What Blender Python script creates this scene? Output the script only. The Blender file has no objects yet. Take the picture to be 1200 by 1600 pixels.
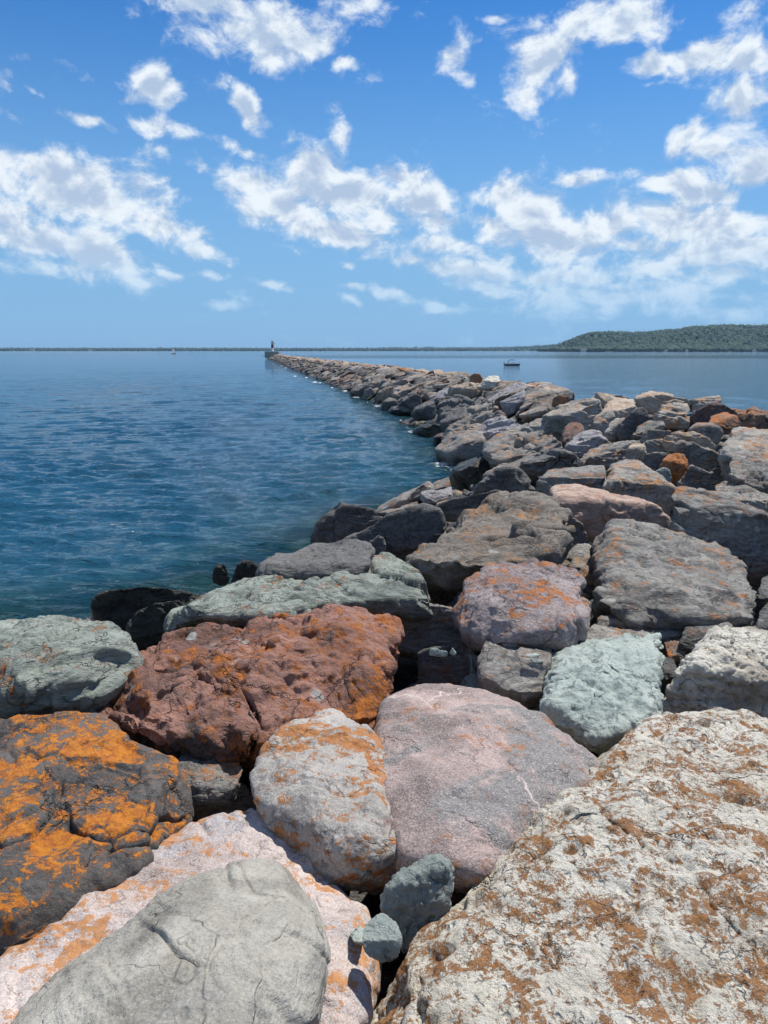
import bpy, bmesh, math, random, numpy as np
from mathutils import Vector, Matrix
rnd = random.Random(7)
NR = np.random.RandomState(11)
scene = bpy.context.scene
COL = scene.collection

# ------------------------------------------------------------------ camera
EYE = 4.4
F = 1200.0
HOR = 547.5
PITCH = math.atan((800 - HOR) / F)
cam_d = bpy.data.cameras.new("camera")
cam = bpy.data.objects.new("camera", cam_d)
COL.objects.link(cam)
cam.location = (0, 0, EYE)
cam.rotation_euler = (math.pi / 2 - PITCH, 0, 0)
cam_d.sensor_fit = 'VERTICAL'
cam_d.sensor_height = 32.0
cam_d.lens = 32.0 * F / 1600.0
cam_d.clip_start = 0.05
cam_d.clip_end = 60000
scene.camera = cam

def ray(px, py):
    u = (px - 600) / F
    v = (800 - py) / F
    c, s = math.cos(PITCH), math.sin(PITCH)
    return np.array([u, c + v * s, -s + v * c])       # not normalised

def hit_z(px, py, z):
    r = ray(px, py)
    t = (z - EYE) / r[2]
    return np.array([0, 0, EYE]) + r * t

def pix_of(p):
    c, s = math.cos(PITCH), math.sin(PITCH)
    y, z = p[1], p[2] - EYE
    f = y * c - z * s
    v = (y * s + z * c) / f
    return 600 + F * p[0] / f, 800 - F * v

# ------------------------------------------------------------------ numpy noise
_perm = NR.permutation(4096)
_perm = np.concatenate([_perm, _perm, _perm]).astype(np.int64)
_grad = NR.normal(size=(4096, 3)); _grad /= np.linalg.norm(_grad, axis=1)[:, None]
_r3 = NR.rand(4096, 3)
def _h(i, j, k):
    return _perm[_perm[_perm[i & 4095] + (j & 4095)] + (k & 4095)]
def perlin(p):
    i = np.floor(p).astype(np.int64); f = p - i
    u = f * f * f * (f * (f * 6 - 15) + 10)
    out = 0
    for dx in (0, 1):
        wx = u[:, 0] if dx else 1 - u[:, 0]
        for dy in (0, 1):
            wy = u[:, 1] if dy else 1 - u[:, 1]
            for dz in (0, 1):
                wz = u[:, 2] if dz else 1 - u[:, 2]
                g = _grad[_h(i[:, 0] + dx, i[:, 1] + dy, i[:, 2] + dz)]
                d = (g[:, 0] * (f[:, 0] - dx) + g[:, 1] * (f[:, 1] - dy) + g[:, 2] * (f[:, 2] - dz))
                out = out + wx * wy * wz * d
    return out * 1.6
def fbm(p, o=4, g=0.5, l=2.03):
    a, s, q = 1.0, 0.0, p
    for k in range(o):
        s = s + a * perlin(q + 17.3 * k); a *= g; q = q * l
    return s
def ridged(p, o=3):
    a, s, q = 1.0, 0.0, p
    for k in range(o):
        s = s + a * (1 - 2 * np.abs(perlin(q + 9.1 * k))); a *= 0.5; q = q * 2.1
    return s
def worley(p):
    i = np.floor(p).astype(np.int64); f = p - i
    n = len(p)
    f1 = np.full(n, 9.0); f2 = np.full(n, 9.0); cid = np.zeros(n, dtype=np.int64)
    for dx in (-1, 0, 1):
        for dy in (-1, 0, 1):
            for dz in (-1, 0, 1):
                h = _h(i[:, 0] + dx, i[:, 1] + dy, i[:, 2] + dz)
                r = _r3[h]
                d = np.sqrt((dx + r[:, 0] - f[:, 0]) ** 2 + (dy + r[:, 1] - f[:, 1]) ** 2 + (dz + r[:, 2] - f[:, 2]) ** 2)
                c = d < f1
                f2 = np.where(c, f1, np.minimum(f2, d))
                cid = np.where(c, h, cid)
                f1 = np.where(c, d, f1)
    return f1, f2, cid
def sstep(x, a, b):
    t = np.clip((x - a) / (b - a), 0, 1)
    return t * t * (3 - 2 * t)

# ------------------------------------------------------------------ helpers
def link(o):
    COL.objects.link(o); return o
def tag(o, label=None, cat=None, group=None, kind=None):
    if label: o['label'] = label
    if cat: o['category'] = cat
    if group: o['group'] = group
    if kind: o['kind'] = kind
    return o
def mesh_np(name, v, f, smooth=True):
    me = bpy.data.meshes.new(name)
    v = np.asarray(v, dtype=np.float32); f = np.asarray(f, dtype=np.int32)
    k = f.shape[1]
    me.vertices.add(len(v)); me.vertices.foreach_set("co", v.ravel())
    me.loops.add(f.size); me.loops.foreach_set("vertex_index", f.ravel())
    me.polygons.add(len(f))
    me.polygons.foreach_set("loop_start", np.arange(0, f.size, k, dtype=np.int32))
    me.polygons.foreach_set("loop_total", np.full(len(f), k, dtype=np.int32))
    me.update(calc_edges=True)
    if smooth:
        me.polygons.foreach_set("use_smooth", np.ones(len(f), dtype=bool))
    return me
def obj_np(name, v, f, mat=None, parent=None, smooth=True):
    me = mesh_np(name, v, f, smooth)
    if mat: me.materials.append(mat)
    o = link(bpy.data.objects.new(name, me))
    if parent: o.parent = parent
    return o
def vattr(me, name, arr):
    a = me.attributes.new(name, 'FLOAT', 'POINT')
    a.data.foreach_set("value", np.asarray(arr, dtype=np.float32))
_ico = {}
def ico(n):
    if n not in _ico:
        bm = bmesh.new(); bmesh.ops.create_icosphere(bm, subdivisions=n, radius=1)
        v = np.array([x.co[:] for x in bm.verts]); v /= np.linalg.norm(v, axis=1)[:, None]
        f = np.array([[q.index for q in x.verts] for x in bm.faces])
        bm.free(); _ico[n] = (v, f)
    return _ico[n]
def vnormals(v, f):
    a, b, c = v[f[:, 0]], v[f[:, 1]], v[f[:, 2]]
    fn = np.cross(b - a, c - a)
    n = np.zeros_like(v)
    for k in range(3):
        for ax in range(3):
            n[:, ax] += np.bincount(f[:, k], weights=fn[:, ax], minlength=len(v))
    return n / (np.linalg.norm(n, axis=1)[:, None] + 1e-12)

# ------------------------------------------------------------------ shape of the breakwater
CRK = [(-50, 2.75), (14, 2.75), (40, 2.13), (1000, 2.13)]
def crest(y):
    return np.interp(y, [c[0] for c in CRK], [c[1] for c in CRK])
_W = [(0, 972), (140, 958), (330, 915), (490, 852), (560, 812), (640, 787), (700, 772), (742, 742), (708, 724),
      (672, 680), (600, 634), (525, 603), (450, 573), (418, 560.5)]
WL = [hit_z(a, b, 0.0)[:2] for a, b in _W]
WL = [np.array([-30.0, 9.5])] + WL
WLa = np.array(WL)
def _rx(y):     # right edge of the crest
    return np.interp(y, [-20, 10, 22, 30, 45, 60, 80, 450], [24, 19, 12.8, 12.6, 10.8, 8.6, 19.8 - .187 * 80 + .4, 19.8 - .187 * 450])
YEND = 421.0
def wdist(x, y):
    """signed distance inland from the left waterline (positive inland)"""
    x = np.asarray(x, float); y = np.asarray(y, float)
    best = np.full(x.shape, 1e9); sg = np.ones(x.shape)
    for a, b in zip(WLa[:-1], WLa[1:]):
        d = b - a; L2 = d @ d
        t = np.clip(((x - a[0]) * d[0] + (y - a[1]) * d[1]) / L2, 0, 1)
        qx, qy = a[0] + t * d[0], a[1] + t * d[1]
        dd = np.hypot(x - qx, y - qy)
        cr = d[0] * (y - a[1]) - d[1] * (x - a[0])     # >0: left of the line
        m = dd < best - 1e-6
        best = np.where(m, dd, best); sg = np.where(m, np.where(cr > 0, -1.0, 1.0), sg)
    return best * sg
def env(x, y):
    x = np.asarray(x, float); y = np.asarray(y, float)
    d = wdist(x, y)
    sl = np.interp(y, [0, 12, 34, 500], [.33, .36, .62, .62])
    c = crest(y)
    z = np.minimum(c, d * sl)
    r = x - _rx(y)
    z = np.where(r > 0, np.minimum(z, c - r * .75), z)
    e = y - YEND
    z = np.where(e > 0, np.minimum(z, c - e * .7), z)
    return np.maximum(z, -2.0)
def hit_env(px, py, L=0.0, tmin=0.9):
    r = ray(px, py)
    t = tmin * np.exp(np.arange(0, 4200) * 0.0015)
    X = r[0] * t; Y = r[1] * t; Z = EYE + r[2] * t
    below = Z < env(X, Y) + L
    k = int(np.argmax(below)) if below.any() else len(t) - 1
    return t[k]

# ------------------------------------------------------------------ rock builder
def hull_planes(P):
    bm = bmesh.new()
    for p in P: bm.verts.new(tuple(p))
    bmesh.ops.convex_hull(bm, input=bm.verts[:], use_existing_faces=False)
    c = P.mean(axis=0)
    N, D, A = [], [], []
    for f in bm.faces:
        f.normal_update(); n = np.array(f.normal[:]); ar = f.calc_area()
        if ar < 1e-7: continue
        q = np.array(f.verts[0].co[:]) - c
        d = n @ q
        if d < 0: n, d = -n, -d
        N.append(n); D.append(d); A.append(ar)
    bm.free()
    # merge planes that nearly agree
    o = np.argsort(-np.array(A)); N = np.array(N)[o]; D = np.array(D)[o]
    kn, kd = [], []
    for n, d in zip(N, D):
        if any(n @ m > 0.992 and abs(d - e) < 0.04 * e for m, e in zip(kn, kd)): continue
        kn.append(n); kd.append(max(d, 1e-3))
    return c, np.array(kn), np.array(kd)

STY = {   # p, chips, lump, strata, crack, rough
 'round':   dict(p=44, chips=13,  lump=.024, strata=.009, crack=.010, rough=.009, facet=.018),
 'smooth':  dict(p=34, chips=10,  lump=.024, strata=.009, crack=.007, rough=.008, facet=.012),
 'angular': dict(p=120, chips=18, lump=.010, strata=.010, crack=.014, rough=.008, facet=.030),
 'slab':    dict(p=120, chips=13, lump=.010, strata=.028, crack=.012, rough=.006, facet=.018),
 'schist':  dict(p=90, chips=15,  lump=.018, strata=.040, crack=.020, rough=.009, facet=.026),
 'cong':    dict(p=50, chips=12,  lump=.038, strata=.036, crack=.028, rough=.017, facet=.036),
 'pitted':  dict(p=50, chips=9,  lump=.022, strata=.016, crack=.007, rough=.019, facet=.012),
 'hewn':    dict(p=120, chips=4,  lump=.008, strata=.0,  crack=.005, rough=.016, facet=.012),
}
def carve(v, f, size, sty, seed, bed=None, k=1.0):
    """displace a smooth blank along its normals: lumps, beds, facets, cracks, grain"""
    s = STY[sty]; off = np.array([seed * 3.71 % 97, seed * 1.93 % 89, seed * 7.07 % 83])
    L = size
    n = vnormals(v, f)
    q = v / L
    d = s['lump'] * fbm(q * 2.2 + off, 3)
    if s['facet']:
        w = q + .12 * np.stack([perlin(q * 3 + off + 5), perlin(q * 3 + off + 50), perlin(q * 3 + off + 90)], 1)
        f1, f2, cid = worley(w * 3.1 + off)
        tilt = ((_r3[cid] - .5) * (w * 3.1)).sum(1) * .0
        d = d + s['facet'] * ((_r3[cid][:, 0] - .5) * 1.35 * sstep(f2 - f1, 0.0, .10))
        f1, f2, cid = worley(w * 8.3 + off + 31)
        d = d + s['facet'] * .4 * ((_r3[cid][:, 1] - .5) * 1.4 * sstep(f2 - f1, 0.0, .13))
    if s['strata']:
        b = bed if bed is not None else np.array([.15, .25, .95])
        b = np.asarray(b, float) / np.linalg.norm(b)
        t = (q @ b) * 6.5 + .9 * fbm(q * 1.6 + off + 11, 3)
        m = sstep(fbm(q * 1.7 + off + 70, 2), -.25, .35)
        k0 = np.floor(t).astype(np.int64); fr = t - k0
        st = (_r3[_perm[k0 & 4095]][:, 0] - .5) * 2 * (1 - sstep(fr, .8, 1.0)) + (_r3[_perm[(k0 + 1) & 4095]][:, 0] - .5) * 2 * sstep(fr, .8, 1.0)
        d = d + s['strata'] * .7 * st * (.35 + m)
        groove = np.exp(-((fr - .88) / .05) ** 2)
        d = d - s['strata'] * .8 * groove * m
        t2 = (q @ b) * 21 + 1.6 * fbm(q * 3.1 + off + 21, 3)
        d = d + s['strata'] * .22 * np.abs(((t2 % 1.0) - .5) * 2) * (1 - .5 * m)
    if s['crack']:
        w = q + .10 * np.stack([fbm(q * 4 + off + 5, 2), fbm(q * 4 + off + 50, 2), fbm(q * 4 + off + 90, 2)], 1)
        f1, f2, cid = worley(w * np.array([2.4, 2.4, 3.4]) + off + 3)
        g = np.exp(-((f2 - f1) / .035) ** 2) * sstep(fbm(q * 1.9 + off + 40, 2), -.15, .3)
        d = d - s['crack'] * 1.5 * g
    v = v + n * (d * L * k)[:, None]
    n = vnormals(v, f)
    r = s['rough']
    q = v / max(L, .5)
    d = r * .8 * fbm(q * 7 + off + 8, 4, .6) + r * .45 * (ridged(q * 11 + off + 60, 3) - .4)
    if sty == 'pitted':
        d = d + r * .9 * (ridged(q * np.array([9, 9, 16]) + off, 4) * .5 - .3) - r * .8 * np.clip(fbm(q * 30 + off, 3), 0, 1)
        g1, g2, c2 = worley((q + .05 * np.stack([perlin(q * 7 + off), perlin(q * 7 + off + 9), perlin(q * 7 + off + 29)], 1)) * 27 + off)
        d = d - r * .9 * (1 - sstep(g1, .12, .42)) * (_r3[c2][:, 0] > .62)
    if sty == 'cong':
        g1, g2, c2 = worley(q * 12 + off)
        d = d + r * .8 * (.5 - g1) * (_r3[c2][:, 1] > .4)
    if sty == 'hewn':
        d = d + r * .8 * ridged(q * 13 + off, 3) * .5
    v = v + n * (d * max(L, .5) * k)[:, None]
    return v

def rock_mesh(P, sty, n, seed, bed=None, relief=1.0):
    """P: points the stone must span. Soft intersection of its hull's half-spaces, plus chips."""
    s = STY[sty]; R = np.random.RandomState(seed)
    c, N, D = hull_planes(P)
    Q = P - c
    ex = Q.std(axis=0) + 1e-4
    U, S, Vt = np.linalg.svd(Q, full_matrices=False)
    S = np.maximum(S / math.sqrt(len(Q)), .25 * S[0] / math.sqrt(len(Q)))
    vd, f = ico(n)
    dirs = (vd * S) @ Vt
    if np.linalg.det(np.diag(S) @ Vt) < 0: f = f[:, ::-1]
    dirs = dirs / np.linalg.norm(dirs, axis=1)[:, None]
    # chips: cut corners slightly
    for k in range(s['chips']):
        m = R.normal(size=3); m /= np.linalg.norm(m)
        sup = (Q @ m).max()
        N = np.vstack([N, m]); D = np.append(D, sup * R.uniform(.84, .96))
    p = s['p']
    den = np.clip(dirs @ N.T, 0, None) / D[None, :]          # 1/r per plane
    mx = den.max(axis=1)
    r = 1.0 / (mx * (((den / mx[:, None]) ** p).sum(axis=1)) ** (1.0 / p))
    v = dirs * r[:, None]
    size = (v.max(axis=0) - v.min(axis=0)).max()
    v = carve(v, f, size, sty, seed, bed, relief)
    return c, v, f, size
# ------------------------------------------------------------------ materials
class NT:
    def __init__(s, tree): s.t = tree; s.n = tree.nodes; s.l = tree.links
    def new(s, typ, **kw):
        n = s.n.new(typ)
        for k, v in kw.items(): setattr(n, k, v)
        return n
    def put(s, sock, val):
        if isinstance(val, bpy.types.NodeSocket): s.l.new(val, sock)
        elif isinstance(val, (tuple, list)) and len(val) == 3 and sock.type == 'RGBA': sock.default_value = (*val, 1)
        else: sock.default_value = val
    def noise(s, vec, scale, detail=4, rough=.5, dist=0.0, out='Fac'):
        n = s.new('ShaderNodeTexNoise'); s.put(n.inputs['Vector'], vec)
        n.inputs['Scale'].default_value = scale; n.inputs['Detail'].default_value = detail
        n.inputs['Roughness'].default_value = rough; n.inputs['Distortion'].default_value = dist
        return n.outputs[out]
    def voro(s, vec, scale, feature='F1', out='Distance', rand=1.0):
        n = s.new('ShaderNodeTexVoronoi', feature=feature); s.put(n.inputs['Vector'], vec)
        n.inputs['Scale'].default_value = scale; n.inputs['Randomness'].default_value = rand
        return n.outputs[out]
    def math(s, op, a, b=None, c=None, clamp=False):
        n = s.new('ShaderNodeMath', operation=op, use_clamp=clamp)
        s.put(n.inputs[0], a)
        if b is not None: s.put(n.inputs[1], b)
        if c is not None: s.put(n.inputs[2], c)
        return n.outputs[0]
    def rng(s, x, a, b, c=0.0, d=1.0, smooth=True):
        n = s.new('ShaderNodeMapRange', interpolation_type='SMOOTHSTEP' if smooth else 'LINEAR')
        s.put(n.inputs['Value'], x)
        for k, v in zip(('From Min', 'From Max', 'To Min', 'To Max'), (a, b, c, d)): s.put(n.inputs[k], v)
        return n.outputs['Result']
    def mix(s, f, a, b, mode='MIX'):
        n = s.new('ShaderNodeMix', data_type='RGBA', blend_type=mode)
        s.put(n.inputs[0], f); s.put(n.inputs[6], a); s.put(n.inputs[7], b)
        return n.outputs[2]
    def ramp(s, f, stops):
        n = s.new('ShaderNodeValToRGB'); s.put(n.inputs[0], f)
        e = n.color_ramp.elements
        while len(e) < len(stops): e.new(.5)
        for q, (p, c) in zip(e, stops): q.position = p; q.color = (*c, 1)
        return n.outputs[0]
    def vadd(s, a, b, op='ADD'):
        n = s.new('ShaderNodeVectorMath', operation=op); s.put(n.inputs[0], a); s.put(n.inputs[1], b)
        return n.outputs[0]
    def vscale(s, a, k):
        n = s.new('ShaderNodeVectorMath', operation='SCALE'); s.put(n.inputs[0], a); s.put(n.inputs['Scale'], k)
        return n.outputs[0]
    def mapping(s, v, loc=(0, 0, 0), rot=(0, 0, 0), sc=(1, 1, 1), typ='POINT'):
        n = s.new('ShaderNodeMapping', vector_type=typ); s.put(n.inputs[0], v)
        n.inputs['Location'].default_value = loc; n.inputs['Rotation'].default_value = rot; n.inputs['Scale'].default_value = sc
        return n.outputs[0]

def new_mat(name):
    m = bpy.data.materials.new(name); m.use_nodes = True
    nt = NT(m.node_tree)
    b = m.node_tree.nodes['Principled BSDF']
    return m, nt, b

def simple_mat(name, col, rough=.6, metal=0.0, vary=.12, sc=3.0):
    m, t, b = new_mat(name)
    tc = t.new('ShaderNodeTexCoord').outputs['Object']
    n = t.noise(tc, sc, 6, .6)
    c = t.mix(n, tuple(x * (1 - vary) for x in col), tuple(min(1, x * (1 + vary)) for x in col))
    t.put(b.inputs['Base Color'], c)
    b.inputs['Roughness'].default_value = rough; b.inputs['Metallic'].default_value = metal
    return m

OR1, OR2 = (.50, .155, .016), (.36, .10, .018)

def rock_mat(name, cols, base_sc=4.0, speck=None, speck_amt=.35, speck_sc=150,
             lich=0.0, lich_sc=5.0, lich_cols=(OR1, OR2), lich_up=.6, lich_sharp=.05, second=None, spots=None,
             veins=None, bump=.5, bump_sc=1.0, band=0.0, wetline=True, rough=.86, pits=0.0, allwet=False, lich_fine=.7, fiss=1.0):
    m, t, b = new_mat(name)
    tc = t.new('ShaderNodeTexCoord').outputs['Object']
    oi = t.new('ShaderNodeObjectInfo').outputs['Random']
    geo = t.new('ShaderNodeNewGeometry')
    co = t.vadd(tc, t.vscale(t.vadd((1, 1.7, .6), (0, 0, 0)), t.math('MULTIPLY', oi, 43.0)))
    if band:                      # bedded stone: squeeze the texture across the beds
        cb = t.mapping(co, rot=(.35, .25, .3), sc=(1, 1, 1 + band))
    else: cb = co
    n1 = t.noise(cb, base_sc, 9, .62, .4)
    n0 = t.noise(co, base_sc * .35, 3, .5)
    col = t.ramp(n1, [(.30, cols[0]), (.46, cols[1]), (.56, cols[2]), (.70, cols[3] if len(cols) > 3 else cols[2])])
    # broad tone shift
    col = t.mix(t.rng(n0, .38, .62, 0, .55), col, cols[-1])
    # per stone tint
    if True:
        hv = t.new('ShaderNodeHueSaturation'); t.put(hv.inputs['Color'], col)
        t.put(hv.inputs['Value'], t.rng(oi, 0, 1, .86, 1.14, False)); col = hv.outputs[0]
    if second:                    # patches of another mineral colour
        c2, thr, sc2 = second
        n2 = t.noise(co, sc2, 8, .65, .6)
        col = t.mix(t.rng(n2, thr, thr + .09), col, c2)
    if speck:
        sp = t.noise(co, speck_sc, 3, .75)
        col = t.mix(t.math('MULTIPLY', t.rng(sp, .50, .64), speck_amt), col, speck)
        col = t.mix(t.math('MULTIPLY', t.rng(sp, .50, .36), speck_amt * .8), col, tuple(x * .35 for x in cols[0]))
    if veins:
        wv = t.vadd(co, t.vscale(t.noise(co, 3, 4, .6, 0, 'Color'), .35))
        ve = t.voro(wv, veins[1], 'DISTANCE_TO_EDGE')
        vm = t.math('MULTIPLY', t.rng(ve, .018, .0), t.rng(t.noise(co, 2.1, 2), .46, .60))
        col = t.mix(vm, col, veins[0])
    if spots:                     # pale crusts
        sn = t.vadd(co, t.vscale(t.noise(co, 22, 3, .5, 0, 'Color'), .06))
        sv = t.voro(sn, spots[1])
        sm = t.math('MULTIPLY', t.rng(sv, .26, .17), t.rng(t.noise(co, 3.1, 2), .50, .60))
        col = t.mix(t.math('MULTIPLY', sm, .8), col, spots[0])
    if lich:
        la = t.noise(co, lich_sc, 5, .62, .8)
        lb = t.noise(co, lich_sc * 5.3, 8, .72, .5)
        lf = t.noise(co, lich_sc * 26, 4, .75)
        k = t.math('ADD', t.math('MULTIPLY', la, .48), t.math('MULTIPLY', lb, .52))
        k = t.math('ADD', k, t.math('MULTIPLY', t.math('SUBTRACT', lf, .5), lich_fine * .35))
        sx = t.new('ShaderNodeSeparateXYZ'); t.put(sx.inputs[0], geo.outputs['True Normal'])
        k = t.math('ADD', k, t.math('MULTIPLY', t.math('SUBTRACT', sx.outputs[2], .45), .07 * lich_up))
        thr = .62 - .26 * lich
        lm = t.rng(k, thr, thr + lich_sharp)
        lc = t.mix(t.rng(t.noise(co, lich_sc * 9, 4, .6), .4, .62), lich_cols[0], lich_cols[1])
        lc = t.mix(t.math('MULTIPLY', t.rng(lf, .52, .7), .5), lc, tuple(min(1, x * 1.35) for x in lich_cols[0]))
        col = t.mix(t.math('MULTIPLY', lm, .92), col, lc)
    h1 = t.noise(cb, 9 * bump_sc, 11, .68, .3)
    h2 = t.noise(co, 55 * bump_sc, 6, .7)
    hh = t.math('ADD', t.math('MULTIPLY', h1, .8), t.math('MULTIPLY', h2, .28))
    if pits:
        pv = t.voro(t.vadd(co, t.vscale(t.noise(co, 30, 2, .5, 0, 'Color'), .03)), 34)
        pm = t.math('MULTIPLY', t.rng(pv, .36, .12), t.rng(t.noise(co, 7, 3), .46, .58))
        hh = t.math('SUBTRACT', hh, t.math('MULTIPLY', pm, pits))
    # thin fissures: they break the surface and darken the colour along their lines
    gr = None
    if band:
        for gsc, gw, gm in ((2.6, .008, .50), (7.0, .014, .48)):
            gn = t.noise(cb, gsc * bump_sc, 4, .5, .3)
            gl = t.rng(t.math('ABSOLUTE', t.math('SUBTRACT', gn, .5)), 0.0, gw, 1.0, 0.0)
            gl = t.math('MULTIPLY', gl, t.rng(t.noise(co, gsc * .7 + .3, 2), gm - .03, gm + .09))
            gr = gl if gr is None else t.math('MAXIMUM', gr, gl)
    else:
        for gsc, gw, gm in ((3.1, .022, .50), (10.0, .035, .53)):
            gv = t.vadd(co, t.vscale(t.noise(co, gsc * 1.6, 5, .65, 0, 'Color'), .9 / gsc))
            gl = t.rng(t.voro(gv, gsc, 'DISTANCE_TO_EDGE'), 0.0, gw, 1.0, 0.0)
            gl = t.math('MULTIPLY', gl, t.rng(t.noise(co, gsc * .8 + .3, 3), gm, gm + .10))
            gr = gl if gr is None else t.math('MAXIMUM', gr, gl)
    hh = t.math('SUBTRACT', hh, t.math('MULTIPLY', gr, .42 * fiss))
    col = t.mix(t.math('MULTIPLY', gr, .45 * fiss), col, tuple(x * .30 for x in cols[0]))
    if lich: hh = t.math('ADD', hh, t.math('MULTIPLY', lm, .05))
    rg = t.rng(h2, .3, .7, rough - .08, rough + .08)
    if wetline or allwet:
        pz = t.new('ShaderNodeSeparateXYZ'); t.put(pz.inputs[0], geo.outputs['Position'])
        zz = t.math('ADD', pz.outputs[2], t.math('MULTIPLY', t.math('SUBTRACT', t.noise(geo.outputs['Position'], 1.3, 5, .6), .5), .9))
        wet = t.rng(zz, .52, .22) if not allwet else t.rng(zz, 9.0, 8.0)
        col = t.mix(wet, col, t.mix(1.0, col, (.40, .41, .34), 'MULTIPLY'))
        rg = t.math('ADD', t.math('MULTIPLY', rg, t.math('SUBTRACT', 1.0, wet)), t.math('MULTIPLY', wet, .33))
    bp = t.new('ShaderNodeBump'); bp.inputs['Strength'].default_value = min(1, bump * 1.25); bp.inputs['Distance'].default_value = .07
    t.put(bp.inputs['Height'], hh)
    t.put(b.inputs['Base Color'], col); t.put(b.inputs['Roughness'], rg); t.put(b.inputs['Normal'], bp.outputs[0])
    b.inputs['Specular IOR Level'].default_value = .35
    return m

M = {}
M['white']  = rock_mat('white_limestone_ochre_lichen', [(.44,.385,.30), (.66,.60,.48), (.76,.71,.59), (.80,.76,.66)], 5, speck=(.72,.69,.62), speck_amt=.3,
                       lich=.44, lich_sc=11, lich_cols=((.40,.165,.035), (.25,.105,.03)), lich_up=-.3, lich_sharp=.02, second=((.17,.15,.13), .62, 2.6), bump=.75, pits=.28, lich_fine=.9)
M['cream']  = rock_mat('cream_limestone', [(.33,.29,.23), (.50,.45,.36), (.64,.60,.50), (.70,.67,.58)], 4, second=((.30,.26,.19), .60, 5), bump=.7, pits=.22, lich=.10, lich_cols=((.45,.30,.12),(.33,.22,.1)))
M['pink']   = rock_mat('pink_granite', [(.15,.118,.105), (.29,.22,.198), (.41,.305,.27), (.54,.425,.38)], 5.0, speck=(.68,.60,.56), speck_amt=.45, speck_sc=190,
                       lich=.38, lich_sc=4.4, lich_sharp=.09, lich_cols=((.42,.19,.08), (.36,.16,.07)), lich_up=-.8, second=((.225,.215,.205), .49, 2.3), bump=.5, fiss=.6, veins=((.62,.50,.45), 2.2))
M['pinkpale'] = rock_mat('pale_pink_granite', [(.22,.185,.165), (.36,.295,.265), (.48,.405,.365), (.60,.52,.47)], 3.4, speck=(.72,.64,.62), speck_amt=.5, speck_sc=210,
                       lich=.38, lich_sc=4.6, lich_sharp=.05, lich_cols=((.50,.23,.08), (.42,.18,.06)), fiss=.7, second=((.40,.38,.38), .50, 2.3), bump=.4)
M['whitepink'] = rock_mat('weathered_granite_orange', [(.24,.215,.19), (.38,.35,.31), (.50,.465,.415), (.60,.56,.50)], 4, speck=(.70,.66,.62), speck_amt=.3,
                       lich=.47, lich_sc=4.5, lich_sharp=.04, lich_cols=((.46,.19,.05), (.36,.13,.03)), lich_up=-.3, second=((.30,.20,.18), .56, 2.6), bump=.55)
M['red']    = rock_mat('red_conglomerate', [(.085,.050,.040), (.20,.105,.078), (.33,.165,.120), (.46,.25,.19)], 4.5, speck=(.35,.22,.18), speck_amt=.3,
                       lich=.52, lich_sc=3.6, lich_sharp=.10, lich_cols=((.50,.165,.02), (.36,.105,.02)), lich_up=-.1, spots=((.45,.45,.42), 6.5), second=((.07,.062,.055), .56, 2.8), bump=.8, bump_sc=.8)
M['basalt'] = rock_mat('dark_rock_orange_lichen', [(.050,.046,.043), (.085,.078,.072), (.125,.115,.105), (.16,.148,.135)], 4.0, speck=(.24,.22,.20), speck_amt=.25,
                       lich=.355, lich_sc=4.2, lich_sharp=.05, lich_cols=((.58,.205,.015), (.42,.125,.015)), lich_up=1.3, bump=.6)
M['grey']   = rock_mat('pale_grey_stone', [(.20,.185,.15), (.34,.315,.26), (.46,.43,.36), (.60,.565,.48)], 5.5, speck=(.55,.53,.48), speck_amt=.3, band=1.2,
                       second=((.30,.285,.25), .55, 4), bump=.50, fiss=.5)
M['green']  = rock_mat('grey_green_schist', [(.09,.105,.092), (.21,.24,.205), (.33,.37,.315), (.44,.47,.40)], 4.5, band=4.0, speck=(.40,.44,.40), speck_sc=42, speck_amt=.2,
                       lich=.14, lich_sc=4, veins=((.45,.46,.42), 3.0), bump=.75)
M['teal']   = rock_mat('pale_teal_stone', [(.24,.28,.255), (.33,.38,.345), (.39,.44,.395), (.47,.51,.45)], 3.5, speck=(.55,.64,.58), speck_amt=.2, bump=.55, second=((.43,.49,.35), .63, 2.0), bump_sc=.9)
M['tealdk'] = rock_mat('grey_teal_stone', [(.17,.20,.19), (.25,.285,.265), (.33,.37,.34), (.42,.46,.41)], 4.5, speck=(.42,.5,.46), speck_amt=.25, bump=.8, bump_sc=.9)
M['slate']  = rock_mat('slate_grey_stone', [(.075,.070,.063), (.150,.142,.128), (.225,.213,.192), (.33,.315,.28)], 3.6, band=3.0, speck=(.34,.34,.33), speck_sc=42, speck_amt=.38,
                       lich=.35, lich_sc=2.2, lich_sharp=.10, lich_cols=((.42,.17,.045), (.31,.125,.04)), bump=.6, spots=((.36,.36,.32), 8))
M['slatepale'] = rock_mat('pale_slate_stone', [(.105,.098,.087), (.205,.194,.173), (.305,.288,.256), (.43,.405,.355)], 3.6, band=3.5, speck=(.44,.43,.41), speck_sc=42, speck_amt=.38,
                       lich=.35, lich_sc=2.6, lich_sharp=.08, lich_cols=((.48,.23,.08), (.36,.17,.07)), bump=.6)
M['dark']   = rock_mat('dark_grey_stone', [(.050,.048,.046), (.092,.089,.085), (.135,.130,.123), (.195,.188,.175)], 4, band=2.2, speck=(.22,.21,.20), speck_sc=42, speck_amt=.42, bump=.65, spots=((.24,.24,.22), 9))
M['darkred'] = rock_mat('dark_reddish_stone', [(.05,.040,.037), (.095,.070,.062), (.14,.10,.088), (.19,.14,.12)], 4, speck=(.26,.2,.18), speck_sc=42, speck_amt=.3, bump=.65, lich=.22)
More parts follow.
